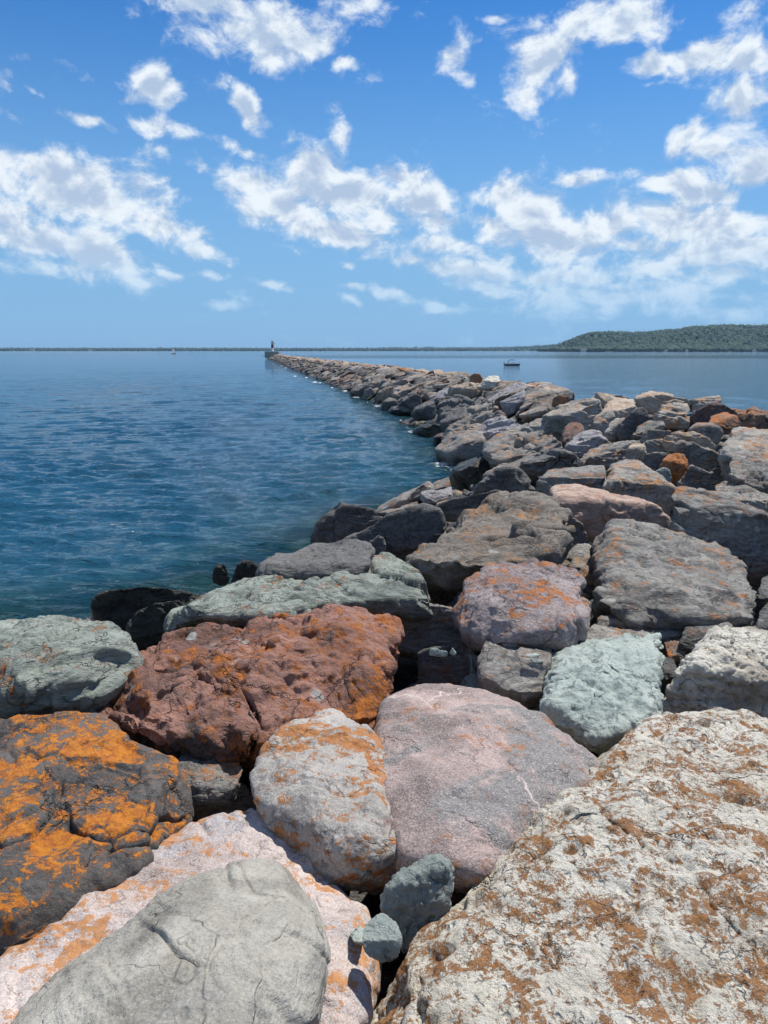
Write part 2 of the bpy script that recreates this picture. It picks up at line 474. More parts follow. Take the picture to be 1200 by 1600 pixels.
M['brown']  = rock_mat('brown_grey_stone', [(.10,.088,.075), (.165,.145,.122), (.215,.188,.155), (.28,.245,.205)], 4, band=2, speck=(.36,.33,.28), speck_sc=42, speck_amt=.3, lich=.38, lich_sc=2.5,
                       lich_cols=((.46,.20,.05), (.33,.15,.05)), lich_sharp=.12, bump=.65, spots=((.34,.34,.31), 7))
M['tan']    = rock_mat('tan_stone', [(.23,.185,.145), (.35,.285,.22), (.43,.355,.275), (.50,.43,.34)], 3.6, band=3, speck=(.55,.48,.4), speck_sc=42, speck_amt=.38, lich=.42, lich_sc=2.6,
                       lich_cols=((.50,.235,.085), (.38,.17,.06)), lich_sharp=.12, bump=.6)
M['pinkwave'] = rock_mat('salmon_stone', [(.30,.195,.155), (.43,.29,.225), (.52,.37,.29), (.58,.45,.36)], 3.6, band=2, speck=(.62,.5,.42), speck_amt=.3, lich=.18, bump=.55)
M['orange'] = rock_mat('orange_lichen_stone', [(.09,.07,.06), (.15,.115,.095), (.21,.16,.13), (.26,.2,.16)], 4, lich=.66, lich_sc=2.8, lich_cols=((.46,.17,.04), (.33,.11,.03)), lich_sharp=.1, bump=.7, speck=(.3,.25,.2))
M['wet']    = rock_mat('wet_black_stone', [(.05,.052,.052), (.085,.088,.085), (.13,.132,.125), (.18,.18,.165)], 4.5, band=1.5, bump=.8, allwet=True, spots=((.5,.5,.48), 9))
M['purple'] = rock_mat('mauve_grey_stone', [(.16,.15,.155), (.24,.225,.23), (.31,.29,.295), (.38,.36,.36)], 3.5, band=2.5, speck=(.46,.44,.43), speck_sc=42, speck_amt=.3, bump=.6)
M['pinkdk'] = rock_mat('mauve_granite_orange', [(.15,.125,.125), (.24,.20,.195), (.34,.285,.275), (.46,.39,.37)], 4.0, speck=(.55,.48,.46), speck_amt=.45, speck_sc=120,
                       lich=.34, lich_sc=4.2, lich_sharp=.05, lich_cols=((.50,.18,.035), (.38,.12,.025)), lich_up=.8, second=((.12,.11,.12), .57, 3.2), bump=.7)
# ------------------------------------------------------------------ the traced stones
ROCKS = []
def R(label, mat, sty, pts, f=.35, h=None, ridge=None, bed=None, name='boulder', deep=.55, n=None, lift=0.0, relief=1.0, maxd=1.7):
    ROCKS.append(dict(label=label, mat=mat, sty=sty, pts=pts, f=f, h=h, ridge=ridge, bed=bed, name=name, deep=deep, n=n, lift=lift, relief=relief, maxd=maxd))

# --- nearest stones
R('huge cream limestone boulder crusted with ochre lichen, nearest of all', 'white', 'pitted',
  [(548,1640),(575,1560),(610,1525),(660,1468),(700,1425),(770,1350),(850,1280),(905,1240),(945,1200),(985,1150),(1040,1118),(1095,1104),(1160,1120),(1260,1125),(1420,1180),(1500,1500),(1420,1800),(900,1900),(600,1850)],
  h=.42, ridge=[(700,1500),(850,1340),(1000,1200),(1200,1180),(1100,1400),(900,1600),(1300,1350),(760,1720)], f=.06, deep=.5, bed=(.35,.2,.9), maxd=4, relief=.6)
R('smooth pale grey boulder at the bottom edge of the photo', 'grey', 'schist',
  [(10,1640),(60,1565),(140,1495),(220,1435),(300,1375),(375,1343),(450,1345),(497,1385),(522,1430),(518,1475),(500,1540),(482,1600),(470,1680),(420,1800),(100,1850),(-60,1750)],
  h=.56, ridge=[(300,1440),(440,1400),(200,1530),(400,1500),(300,1640),(350,1780)], f=.04, deep=.42, bed=(.5,.75,.6), maxd=4, relief=.30)
R('long pale pink granite boulder lying under the smooth pale grey one', 'pinkpale', 'round',
  [(-60,1570),(0,1518),(80,1455),(135,1398),(200,1330),(262,1298),(340,1268),(425,1264),(480,1288),(540,1335),(580,1380),(598,1440),(602,1520),(585,1620),(560,1750),(300,1850),(-100,1750)],
  h=.33, ridge=[(560,1520)], f=.08, deep=.55, maxd=4)
R('big dark boulder splashed with bright orange lichen at the left edge', 'basalt', 'angular',
  [(-60,1120),(0,1114),(40,1110),(110,1108),(150,1124),(205,1160),(255,1196),(297,1226),(296,1252),(262,1300),(205,1350),(150,1402),(90,1452),(40,1482),(-10,1516),(-80,1560)],
  h=.33, ridge=[(270,1222),(225,1280),(160,1345),(90,1400),(10,1440),(-60,1475),(120,1150),(210,1200)], f=.15, bed=(.2,.1,.95))
R('huge red conglomerate boulder with orange lichen', 'red', 'cong',
  [(120,1112),(140,1080),(172,1048),(220,1003),(270,977),(330,970),(420,960),(475,951),(525,950),(600,958),(640,968),(654,1000),(656,1040),(652,1080),(620,1120),(560,1150),(470,1175),(400,1185),(320,1190),(265,1188),(240,1165),(190,1130)],
  h=.44, ridge=[(250,1010),(330,992),(450,985),(560,985),(632,995),(500,1050),(350,1060),(230,1070),(590,1060)], f=.2, bed=(.5,.2,.8))
R('large pink granite boulder in the middle between the orange-splashed and the cream one', 'pink', 'smooth',
  [(577,1142),(600,1112),(640,1092),(682,1068),(722,1070),(790,1094),(860,1124),(930,1174),(947,1192),(925,1215),(880,1262),(800,1322),(750,1362),(708,1402),(678,1380),(640,1342),(618,1290),(600,1232),(582,1170)],
  h=.40, ridge=[(620,1150),(700,1110),(800,1150),(880,1200),(800,1260),(700,1270),(640,1220),(700,1330)], f=.15)
R('upright weathered granite boulder with orange streaks and a dark left face', 'whitepink', 'round',
  [(388,1216),(400,1178),(420,1148),(442,1124),(480,1108),(520,1107),(560,1130),(590,1168),(611,1232),(631,1290),(637,1342),(616,1375),(590,1388),(548,1352),(500,1312),(440,1277),(402,1245)],
  h=.42, ridge=[(440,1138),(462,1190),(495,1250),(550,1310),(510,1120),(560,1180),(600,1270),(615,1330)], f=.05)
R('square pale teal slab with a flat rough face between pink and cream rocks', 'teal', 'hewn',
  [(845,1085),(850,1050),(860,1019),(905,1014),(960,1001),(1036,988),(1041,1020),(1036,1080),(1022,1140),(962,1178),(925,1165),(843,1122)],
  h=.32, ridge=[(875,1026),(1026,1000),(1020,1110),(960,1160),(860,1112)], f=.0, relief=1.3)
R('creamy limestone block with a pitted top behind the nearest ochre one', 'cream', 'pitted',
  [(1020,1142),(1023,1090),(1058,1040),(1088,1003),(1108,978),(1150,984),(1200,990),(1280,1005),(1320,1100),(1280,1170),(1165,1150),(1100,1140)],
  h=.42, ridge=[(1072,1032),(1080,1075),(1110,1062),(1200,1080),(1260,1080),(1120,992)], f=.46)
R('green-grey wedge of stone with a bright chipped rim in the gap', 'tealdk', 'hewn',
  [(595,1398),(612,1372),(640,1347),(680,1330),(707,1334),(709,1382),(692,1408),(662,1452),(630,1490),(600,1450)],
  h=.46, ridge=[(612,1392),(650,1362),(702,1344)], f=.0, relief=1.4)
R('small dark green-grey boulder behind the orange-tipped brown one', 'slate', 'round',
  [(271,1192),(300,1166),(340,1164),(370,1178),(380,1205),(370,1228),(330,1245),(298,1262),(278,1225)], f=.35, h=.3)
R('small brown boulder with an orange-lichened right end', 'brown', 'round',
  [(262,1316),(288,1272),(328,1236),(370,1222),(395,1240),(404,1268),(360,1290),(300,1310)], f=.45, h=.34)
R('tiny dark chunk wedged left of the upright granite boulder', 'dark', 'angular',
  [(352,1220),(372,1200),(392,1192),(400,1210),(392,1238),(370,1236)], f=.3, h=.12)
R('grey schist boulder at the left edge by the water', 'green', 'schist',
  [(-60,1010),(0,985),(60,966),(125,962),(180,968),(212,985),(232,1003),(222,1030),(170,1062),(122,1112),(60,1122),(0,1128),(-80,1130)],
  h=.5, ridge=[(40,1000),(120,985),(190,1000),(80,1060)], f=.4, bed=(.5,-.3,.6))
R('pale algae-green rock at the left edge behind the schist', 'green', 'smooth', [(-80,990),(-40,976),(0,970),(60,966),(100,966),(120,975),(60,990),(0,1010)], f=.3, h=.2)
R('black wet rock flecked with white, lowest at the water', 'wet', 'round',
  [(139,946),(150,924),(200,917),(262,919),(310,929),(330,940),(300,955),(225,975),(170,975)], f=.6, h=.35)
R('dark wet rock between the black wet one and the pale green slope', 'wet', 'angular',
  [(196,975),(215,955),(250,942),(285,938),(300,950),(275,978),(240,998),(225,992)], f=.5, h=.35)
R('pale green-grey sloping boulder left of the domed green one', 'green', 'schist',
  [(250,985),(285,950),(310,932),(352,918),(402,902),(442,896),(482,905),(505,930),(490,955),(430,965),(350,978)], f=.3, h=.4, bed=(.6,-.3,.5))
R('domed green-grey schist boulder above the red conglomerate', 'green', 'schist',
  [(440,950),(470,930),(500,908),(545,880),(592,864),(622,868),(652,896),(688,945),(670,962),(600,965),(520,965),(455,960)], f=.3, h=.4, bed=(.5,.5,.6))
R('dark boulder with a pale weathered upper edge right of the green dome', 'slatepale', 'angular',
  [(594,955),(608,940),(628,932),(662,943),(702,943),(735,965),(747,988),(742,1015),(730,1030),(695,1025),(655,1022),(640,990)],
  f=.62, h=.35, ridge=[(610,945),(660,956),(712,952),(738,978)])
R('dark square block with pale green chips lying on top', 'slate', 'angular',
  [(653,1022),(680,1007),(722,1004),(746,1020),(748,1066),(730,1078),(700,1085),(655,1085)], f=.5, h=.38, ridge=[(657,1026),(700,1042),(742,1025)], relief=.4)
R('small pale green rock at the foot of the dark square block', 'tealdk', 'angular', [(718,1078),(722,1060),(738,1052),(750,1056),(752,1080),(735,1085)], f=.3, h=.15)
R('thin pale green sliver leaning on the dark square block', 'teal', 'angular', [(733,1012),(742,1010),(747,1030),(748,1062),(738,1060),(735,1035)], f=.3, h=.2, name='stone_sliver')
R('olive-grey angular boulder left of the square teal slab', 'slatepale', 'angular',
  [(746,1045),(750,1000),(764,985),(785,988),(800,998),(830,1003),(862,1018),(858,1045),(852,1080),(840,1100),(815,1108),(775,1092),(748,1070)],
  f=.40, h=.34, ridge=[(758,1002),(786,1030),(850,1048),(790,1062)])
R('small teal chunk leaning against the square teal slab', 'teal', 'angular', [(818,1098),(822,1078),(838,1069),(847,1075),(846,1090),(832,1102)], f=.1, h=.2)
R('mauve granite block with a big orange lichen patch on top', 'pinkdk', 'angular',
  [(700,945),(715,925),(738,900),(760,877),(800,873),(870,875),(902,883),(918,900),(926,945),(928,975),(870,985),(862,1018),(830,1018),(800,1010),(760,990),(735,970)],
  f=.35, h=.50, ridge=[(760,905),(830,900),(900,905),(760,940)])
R('small dark stone tucked under the mauve granite block', 'dark', 'angular', [(872,955),(885,942),(905,940),(925,955),(920,972),(900,985),(880,975)], f=.4, h=.2)
R('dark slab piece in the shadow below the mauve granite', 'dark', 'angular', [(862,1000),(868,972),(888,972),(900,982),(888,1002),(872,1014)], f=.4, h=.15)
R('grey-green flat stone just behind the square teal slab', 'slatepale', 'schist',
  [(862,1020),(884,990),(920,966),(945,960),(985,962),(1020,958),(1034,985),(1020,1002),(960,1012),(900,1022)], f=.35, h=.25)
R('small salmon-pink stone resting behind the teal slab', 'pinkwave', 'angular', [(919,1008),(930,993),(945,989),(958,996),(962,1005),(940,1014)], f=.3, h=.22, name='stone')
R('grey layered stone under the big orange-edged slate', 'slate', 'schist', [(985,966),(1005,955),(1032,957),(1060,968),(1080,980),(1074,998),(1050,1005),(1020,995)], f=.35, h=.25)
R('blue-grey stone left of the creamy limestone top', 'slate', 'angular', [(1060,1012),(1070,985),(1090,963),(1118,966),(1146,976),(1142,990),(1112,1000),(1085,1020)], f=.3, h=.28)
R('small rust-orange stone right of the teal slab corner', 'orange', 'angular', [(1036,1000),(1052,994),(1068,1004),(1071,1020),(1060,1040),(1046,1034)], f=.35, h=.2)
R('narrow dark stone between teal slab and limestone block', 'dark', 'angular', [(1034,1050),(1040,1026),(1053,1030),(1057,1048),(1044,1070),(1036,1070)], f=.35, h=.15)
R('pale stone behind the limestone block at the right edge', 'grey', 'smooth', [(1150,990),(1170,978),(1200,982),(1250,990),(1250,1010),(1180,1005)], f=.3, h=.25)
R('big slate boulder with orange lichen along its lower right corner', 'slate', 'schist',
  [(920,945),(926,905),(930,865),(940,830),(958,811),(1010,828),(1062,848),(1128,845),(1160,868),(1188,912),(1187,960),(1176,984),(1130,975),(1075,965),(1020,962),(985,968),(950,965)],
  f=.12, h=.34, ridge=[(950,905),(990,925),(1060,930),(1110,925),(1155,915)], bed=(.1,.4,.9))
R('dark stone at the right edge below the wide grey slab', 'dark', 'round', [(1184,935),(1190,905),(1210,892),(1260,900),(1260,940),(1210,950)], f=.4, h=.3)
R('dark rounded stone at the right edge above the limestone block', 'dark', 'round', [(1182,985),(1186,955),(1205,938),(1260,940),(1260,1000),(1210,1000)], f=.4, h=.3)
R('wide brown-grey slab freckled with orange and grey lichen', 'brown', 'schist',
  [(615,890),(635,862),(655,838),(690,820),(720,805),(760,785),(790,772),(832,768),(862,778),(896,792),(908,806),(905,825),(890,845),(850,868),(800,885),(750,905),(710,905),(670,900)],
  f=.2, h=.50, bed=(-.3,.4,.85), ridge=[(650,870),(720,860),(800,848),(880,820)])
R('rounded grey stone beneath the freckled brown slab', 'slatepale', 'round', [(788,875),(800,857),(825,842),(845,845),(862,858),(872,870),(868,882),(818,886)], f=.4, h=.25)
R('stone with a grey top and a rust-brown front by the freckled slab', 'brown', 'angular', [(864,832),(868,820),(882,809),(898,810),(912,820),(918,840),(916,852),(895,858),(872,850)], f=.45, h=.3)
R('small grey stone in front of the rust-fronted one', 'slate', 'angular', [(846,855),(850,842),(872,828),(885,842),(890,862),(882,878),(862,880)], f=.4, h=.25)
R('rubbly grey stone left of the big slate boulder', 'slatepale', 'angular', [(884,870),(900,850),(918,848),(932,862),(928,890),(910,905),(892,890)], f=.4, h=.2)
R('small grey-green stone behind the mauve granite corner', 'slate', 'angular', [(905,890),(915,882),(926,890),(932,910),(925,930),(915,915)], f=.3, h=.2)
R('small pinkish white stone beside the green dome', 'pinkpale', 'round', [(636,876),(648,866),(664,863),(680,868),(688,882),(680,900),(668,912),(650,898)], f=.45, h=.4)
R('small speckled dark stone right of the pinkish white one', 'pinkdk', 'angular', [(664,908),(672,888),(686,879),(705,882),(718,895),(722,912),(708,932),(692,945),(676,930)], f=.5, h=.35)
R('smooth dark grey boulder left of the green dome', 'dark', 'round',
  [(396,900),(402,885),(432,868),(482,862),(520,848),(560,842),(576,846),(588,866),(575,885),(545,900),(510,912),(470,915),(420,912)], f=.35, h=.45)
R('dark peaked boulder standing at the waterline', 'dark', 'angular', [(484,834),(500,812),(518,788),(530,784),(548,792),(582,798),(606,800),(600,812),(575,826),(545,842),(520,856),(498,852)], f=.5, h=.9,
  ridge=[(530,792),(535,830)])
R('wide dark grey boulder right of the dark peaked one', 'dark', 'round', [(522,850),(545,835),(565,822),(592,810),(622,798),(652,788),(682,786),(702,799),(700,812),(670,835),(630,850),(580,855),(545,856)], f=.3, h=.5)
R('small black wet rock poking out of the water', 'wet', 'angular', [(332,902),(334,888),(342,879),(352,884),(358,900),(352,908)], f=.6, h=.4)
R('wet rock half under water left of the smooth dark boulder', 'wet', 'round', [(360,912),(368,885),(382,874),(402,878),(410,895),(400,920)], f=.5, h=.4)
R('brown chunk between the dark boulders and the freckled slab', 'brown', 'angular', [(594,868),(600,844),(640,832),(654,830),(652,848),(640,864),(622,878)], f=.5, h=.35)
R('dark chunk in the shadowed gap below the wide dark boulder', 'dark', 'angular', [(570,868),(574,850),(590,836),(603,842),(602,862),(590,874)], f=.4, h=.3)
# --- middle ground
R('salmon wavy boulder lying long above the slate one', 'pinkwave', 'round',
  [(856,775),(862,758),(886,756),(906,759),(926,767),(946,771),(985,782),(1010,779),(1030,786),(1044,800),(1053,815),(1050,834),(1012,832),(985,826),(950,826),(925,830),(905,820),(885,802),(866,788)],
  f=.44, h=.42, ridge=[(880,775),(915,790),(950,805),(990,812),(1030,815)], bed=(.2,.6,.7))
R('wide grey slab with a deep dark front at the right edge', 'slate', 'slab',
  [(1043,802),(1048,780),(1058,760),(1085,765),(1114,771),(1138,773),(1162,784),(1184,801),(1206,810),(1270,830),(1270,905),(1195,900),(1165,875),(1120,852),(1060,835),(1048,820)],
  f=.5, h=.62, ridge=[(1072,813),(1120,815),(1170,820),(1260,835)])
R('long striped slab above the wide grey slab', 'slatepale', 'schist', [(1056,758),(1066,740),(1078,726),(1092,732),(1122,745),(1142,752),(1146,766),(1110,770),(1078,768),(1060,764)], f=.45, h=.4, bed=(.2,.3,.9))
R('flat striped slab running off the right edge', 'slatepale', 'schist', [(1112,762),(1118,752),(1142,752),(1172,762),(1212,775),(1260,790),(1260,805),(1200,795),(1160,785),(1128,775)], f=.35, h=.35, bed=(.2,.3,.9))
R('small rounded pale green stone beside the orange cube', 'tealdk', 'round', [(1021,748),(1024,738),(1033,730),(1046,735),(1049,748),(1046,762),(1030,758)], f=.35, h=.35)
R('cube of stone with a bright orange top', 'orange', 'angular', [(1030,735),(1036,722),(1047,708),(1066,708),(1076,726),(1066,740),(1050,752),(1036,745)], f=.35, h=.45)
R('square grey stone left of the orange cube', 'slate', 'angular', [(1004,722),(1010,706),(1048,706),(1050,718),(1035,735),(1018,742)], f=.5, h=.4)
R('pale slate boulder with a brown undercut front', 'slatepale', 'slab',
  [(941,752),(944,738),(950,726),(960,720),(978,717),(998,722),(1013,733),(1022,748),(1042,760),(1056,769),(1058,785),(1045,806),(1010,800),(985,794),(962,786),(946,772)],
  f=.46, h=.4, ridge=[(970,768),(1000,764),(1032,766),(1052,772)])
R('flat layered grey slab behind the salmon boulder', 'slate', 'slab', [(836,772),(840,745),(860,736),(882,731),(922,727),(944,728),(948,745),(944,775),(915,778),(878,776),(850,778)], f=.4, h=.4, ridge=[(860,750),(900,744),(935,745)])
R('dark rock with a pale rounded crown by the foam', 'dark', 'schist',
  [(722,776),(750,750),(780,732),(800,728),(815,734),(820,745),(832,755),(840,762),(825,776),(800,784),(765,786),(735,786)], f=.45, h=.6)
R('low wet slab reaching down into the foam', 'dark', 'smooth', [(672,792),(700,782),(722,776),(752,770),(782,765),(798,775),(785,785),(755,796),(722,806),(690,803)], f=.35, h=.4)
R('dark layered boulder with deep hollows under the wide grey dome', 'dark', 'schist',
  [(796,738),(805,722),(830,711),(880,701),(910,717),(914,730),(888,742),(848,745),(818,748),(802,748)], f=.45, h=.5)
R('long dark slope of rock beside the black-fronted slab', 'slate', 'smooth', [(752,745),(770,732),(792,718),(832,711),(840,718),(815,735),(790,748),(765,752)], f=.3, h=.35)
R('wide grey domed boulder in the middle of the breakwater', 'slate', 'schist',
  [(752,700),(762,690),(775,684),(800,678),(830,672),(852,673),(862,682),(880,683),(880,704),(862,714),(836,718),(812,724),(790,728),(770,716)], f=.25, h=.55, bed=(-.4,.3,.8))
R('slab with a shiny streaked slope and black front above the foam', 'slate', 'smooth',
  [(678,706),(690,690),(700,677),(728,672),(748,677),(762,692),(760,712),(746,722),(714,730),(700,724)], f=.45, h=.8, ridge=[(704,715),(730,692),(752,692)])
R('flat black rock awash in foam', 'wet', 'round', [(700,738),(722,722),(745,716),(762,714),(772,728),(762,742),(735,746),(712,746)], f=.45, h=.4)
R('small dark stone beside the black-fronted slab', 'dark', 'round', [(754,716),(758,702),(768,704),(774,716),(768,728),(758,726)], f=.4, h=.3)
R('small brown stone under the wide grey dome', 'darkred', 'angular', [(766,728),(772,714),(782,713),(784,724),(778,734)], f=.4, h=.3)
R('long light grey rock aslant above the black-fronted slab', 'slate', 'schist',
  [(688,688),(694,672),(712,663),(746,650),(772,641),(788,644),(794,652),(768,660),(740,672),(718,682),(700,692)], f=.4, h=.6)
R('striped slanting rock right of the long light grey one', 'purple', 'schist',
  [(728,676),(756,658),(780,650),(802,651),(820,660),(812,670),(790,684),(772,694),(756,690),(738,684)], f=.5, h=.6)
R('pale ridge of rock lying above the wide grey dome', 'slatepale', 'schist',
  [(770,690),(780,674),(800,665),(824,657),(846,654),(858,660),(878,659),(888,668),(888,690),(868,692),(840,684),(800,686)], f=.5, h=.6, ridge=[(792,674),(830,664),(870,670)])
R('small reddish dark stone right of the pale ridge', 'darkred', 'angular', [(876,690),(880,672),(888,662),(900,660),(912,668),(914,680),(898,692),(886,698)], f=.4, h=.4)
R('striped dark rock at the foot of the slope', 'dark', 'schist', [(684,660),(690,650),(700,643),(714,636),(730,640),(742,646),(730,660),(700,672),(690,670)], f=.35, h=.7)
R('rounded pale rock over the striped dark one', 'slate', 'schist', [(714,656),(730,640),(748,631),(770,629),(782,634),(782,646),(758,654),(728,662)], f=.35, h=.6)
R('broad dark rock face above the breaking foam', 'dark', 'schist', [(676,654),(680,634),(690,625),(706,618),(728,619),(746,628),(744,638),(722,644),(700,652),(686,660)], f=.45, h=.9)
R('pale flat-topped block with a square dark front', 'tan', 'slab', [(698,612),(704,603),(714,599),(738,597),(756,601),(752,612),(740,618),(722,618),(706,616)], f=.5, h=.6)
R('large sunlit slab with a long dark front', 'slatepale', 'slab',
  [(834,660),(840,645),(862,634),(888,626),(912,622),(938,624),(950,630),(934,645),(922,656),(918,672),(904,670),(886,672),(862,668)], f=.45, h=.8, ridge=[(848,650),(880,650),(912,652)])
R('mauve-grey rock below the small reddish one', 'purple', 'schist',
  [(876,704),(880,696),(892,685),(906,676),(928,671),(946,678),(953,686),(945,696),(924,702),(900,710)], f=.3, h=.5)
R('low grey slab right of the dark hollowed boulder', 'slate', 'schist', [(900,722),(915,706),(945,694),(980,688),(1005,690),(1008,704),(985,716),(950,722),(925,730)], f=.35, h=.4)
R('patchy pale rock with a rust stain left of the square grey stone', 'tan', 'schist', [(972,722),(980,704),(996,692),(1008,700),(1010,716),(1004,730),(988,732)], f=.35, h=.45)
R('light-topped stone with a black front beside the sunlit slab', 'slatepale', 'slab', [(918,672),(924,654),(940,645),(958,640),(962,652),(958,668),(945,680),(930,678)], f=.45, h=.5)
R('tan-topped block over a deep shadow', 'tan', 'slab', [(938,648),(944,634),(952,626),(966,621),(988,623),(994,634),(984,642),(982,656),(965,660),(950,652)], f=.42, h=.6)
R('small angular grey stone left of the leaning dark slab', 'slatepale', 'angular', [(944,678),(952,662),(964,652),(982,654),(978,668),(968,680),(954,688)], f=.35, h=.5)
R('dark slab leaning steeply on edge', 'dark', 'slab', [(956,690),(966,672),(980,654),(990,640),(1010,636),(1014,650),(1000,672),(986,688),(970,692)], f=.5, h=.9, relief=.5)
R('grey stone behind the leaning dark slab', 'slate', 'schist', [(985,680),(996,662),(1016,657),(1042,662),(1034,676),(1005,684)], f=.3, h=.4)
R('big tan slab on the skyline', 'tan', 'slab', [(988,624),(998,613),(1015,611),(1032,616),(1052,618),(1075,622),(1082,632),(1066,640),(1040,640),(1020,642),(1002,636)], f=.35, h=.7)
R('grey-green stone beneath the big tan skyline slab', 'slatepale', 'schist', [(1018,654),(1024,640),(1032,632),(1052,629),(1078,628),(1081,645),(1074,664),(1060,662),(1030,660)], f=.35, h=.6)
R('thin flat slab with a dark edge under the grey-green stone', 'slate', 'slab', [(1002,662),(1010,650),(1040,648),(1070,650),(1074,664),(1048,670),(1020,668)], f=.45, h=.4)
R('dark pyramid-shaped boulder on the skyline', 'darkred', 'angular', [(1068,668),(1076,655),(1090,643),(1105,636),(1118,628),(1128,632),(1145,641),(1160,649),(1158,662),(1130,672),(1095,672)], f=.6, h=1.0, ridge=[(1118,636),(1100,655)])
R('orange-topped stone in front of the dark pyramid', 'orange', 'angular', [(1106,664),(1112,648),(1130,644),(1152,650),(1156,660),(1145,668),(1130,676),(1116,672)], f=.35, h=.45)
R('big rust-orange boulder on the skyline at the right edge', 'orange', 'cong', [(1146,672),(1156,652),(1165,642),(1178,636),(1192,640),(1208,652),(1225,670),(1215,684),(1185,680),(1160,676)], f=.4, h=.7)
R('smooth light grey stone below the dark pyramid', 'slate', 'smooth', [(1070,680),(1078,668),(1090,662),(1108,660),(1124,667),(1131,676),(1124,690),(1110,698),(1088,688)], f=.4, h=.5)
R('tan-topped slab below the smooth light grey stone', 'tan', 'slab', [(1030,690),(1040,678),(1055,674),(1082,674),(1104,682),(1118,694),(1121,706),(1100,704),(1070,698),(1045,694)], f=.3, h=.45)
R('big flat grey boulder at the right edge with a tan streak', 'slatepale', 'schist', [(1118,712),(1126,690),(1134,676),(1146,667),(1165,667),(1205,679),(1260,692),(1260,760),(1190,748),(1145,728)], f=.15, h=.6, bed=(.1,.2,.95))
R('dark flat slab left of the tan-topped one', 'slate', 'slab', [(1000,688),(1003,674),(1020,671),(1050,674),(1052,684),(1030,692),(1012,694)], f=.5, h=.4)
R('small pale boulder with a shaded hollow', 'slatepale', 'angular', [(1002,700),(1010,688),(1034,685),(1046,697),(1053,708),(1035,716),(1010,712)], f=.5, h=.45)
R('long striped boulder slanting down right of the orange cube', 'slate', 'schist',
  [(1050,706),(1054,694),(1062,688),(1074,688),(1098,698),(1122,710),(1140,727),(1144,742),(1138,758),(1112,750),(1086,736),(1064,722)], f=.55, h=.6, ridge=[(1060,696),(1090,706),(1125,728)])
R('layered grey boulder at the right edge under the flat one', 'slate', 'schist', [(1134,742),(1140,718),(1148,708),(1172,708),(1205,710),(1260,722),(1260,790),(1205,780),(1160,765)], f=.25, h=.5)
R('small dark stone in the hollow below the striped slab', 'dark', 'angular', [(1150,790),(1160,780),(1180,785),(1184,798),(1165,800)], f=.3, h=.2)
# --- left flank going away
R('flat rock lying in the water off the slope', 'wet', 'round', [(640,678),(650,669),(668,664),(690,662),(708,667),(704,675),(682,679),(655,680)], f=.5, h=.7)
R('reddish wet stone in the wash beside the shiny slope', 'darkred', 'round', [(676,684),(684,678),(694,676),(702,682),(698,690),(684,692)], f=.5, h=.4)
R('dark rounded rock above the white wash', 'dark', 'round', [(642,648),(648,634),(662,627),(680,628),(684,642),(672,654),(655,656)], f=.5, h=1.0)
R('low flat dark rock at the water left of the white wash', 'dark', 'slab', [(606,642),(612,635),(640,633),(652,636),(648,645),(625,647)], f=.5, h=.6)
R('wedge-shaped dark rock above the low flat one', 'dark', 'angular', [(620,638),(630,622),(650,615),(660,620),(660,632),(646,637),(630,640)], f=.45, h=1.0)
R('large brown-grey rock standing at the waterline', 'brown', 'angular', [(585,630),(588,614),(600,605),(612,604),(615,618),(610,628),(595,630)], f=.5, h=1.3)
R('blocky dark rock near the water left of the wedge', 'dark', 'angular', [(595,645),(597,628),(608,621),(621,626),(621,640),(608,646)], f=.6, h=1.1)
R('flat-topped pale rock above the brown-grey standing one', 'slatepale', 'slab', [(611,616),(614,605),(630,602),(643,606),(637,616),(618,621)], f=.4, h=.9)
R('big dark rock at the waterline further out', 'dark', 'angular', [(543,624),(547,608),(556,601),(572,603),(576,614),(568,622),(552,625)], f=.55, h=1.4)
R('dark rounded rock with a pale top at the waterline', 'slate', 'round', [(565,622),(570,610),(580,605),(588,612),(584,622),(574,625)], f=.55, h=1.2)
R('small dark rock alone in the water', 'wet', 'round', [(524,625),(530,618),(540,617),(549,624),(536,628)], f=.6, h=.9)
R('long sunlit rock face high on the far slope', 'slate', 'schist', [(563,604),(574,590),(600,584),(606,596),(592,608),(576,610)], f=.3, h=1.2)
R('broad grey rock under the crest beyond the wedge', 'slate', 'schist', [(588,610),(598,597),(620,592),(638,597),(632,606),(606,610)], f=.35, h=1.1)
R('orange stone sticking up on the skyline left of a long pale slab', 'orange', 'angular', [(732,598),(734,587),(741,583),(752,585),(757,592),(750,600),(740,601)], f=.5, h=.9)
R('long pale slab on the skyline', 'grey', 'slab', [(744,604),(752,594),(766,588),(779,587),(784,594),(772,602),(756,606)], f=.25, h=.7)
R('long rust-brown stone on the skyline', 'orange', 'slab', [(888,606),(898,600),(915,598),(935,598),(949,603),(950,609),(925,611),(900,611)], f=.5, h=.8)
R('dark rusty stone on the skyline, one of a pair', 'darkred', 'round', [(1013,619),(1016,610),(1024,607),(1031,612),(1029,619),(1020,621)], f=.5, h=.6)
R('small dark peak on the skyline left of its rusty twin', 'darkred', 'round', [(996,617),(1002,608),(1010,607),(1014,613),(1010,618)], f=.5, h=.6)
R('rust-topped stone on the skyline above the flat-topped pale block', 'orange', 'round', [(664,589),(670,581),(677,579),(680,585),(675,591)], f=.5, h=1.0)
R('rust-brown stone among grey ones above the large sunlit slab', 'orange', 'angular', [(862,634),(864,622),(872,616),(882,617),(886,626),(878,632)], f=.5, h=.6)

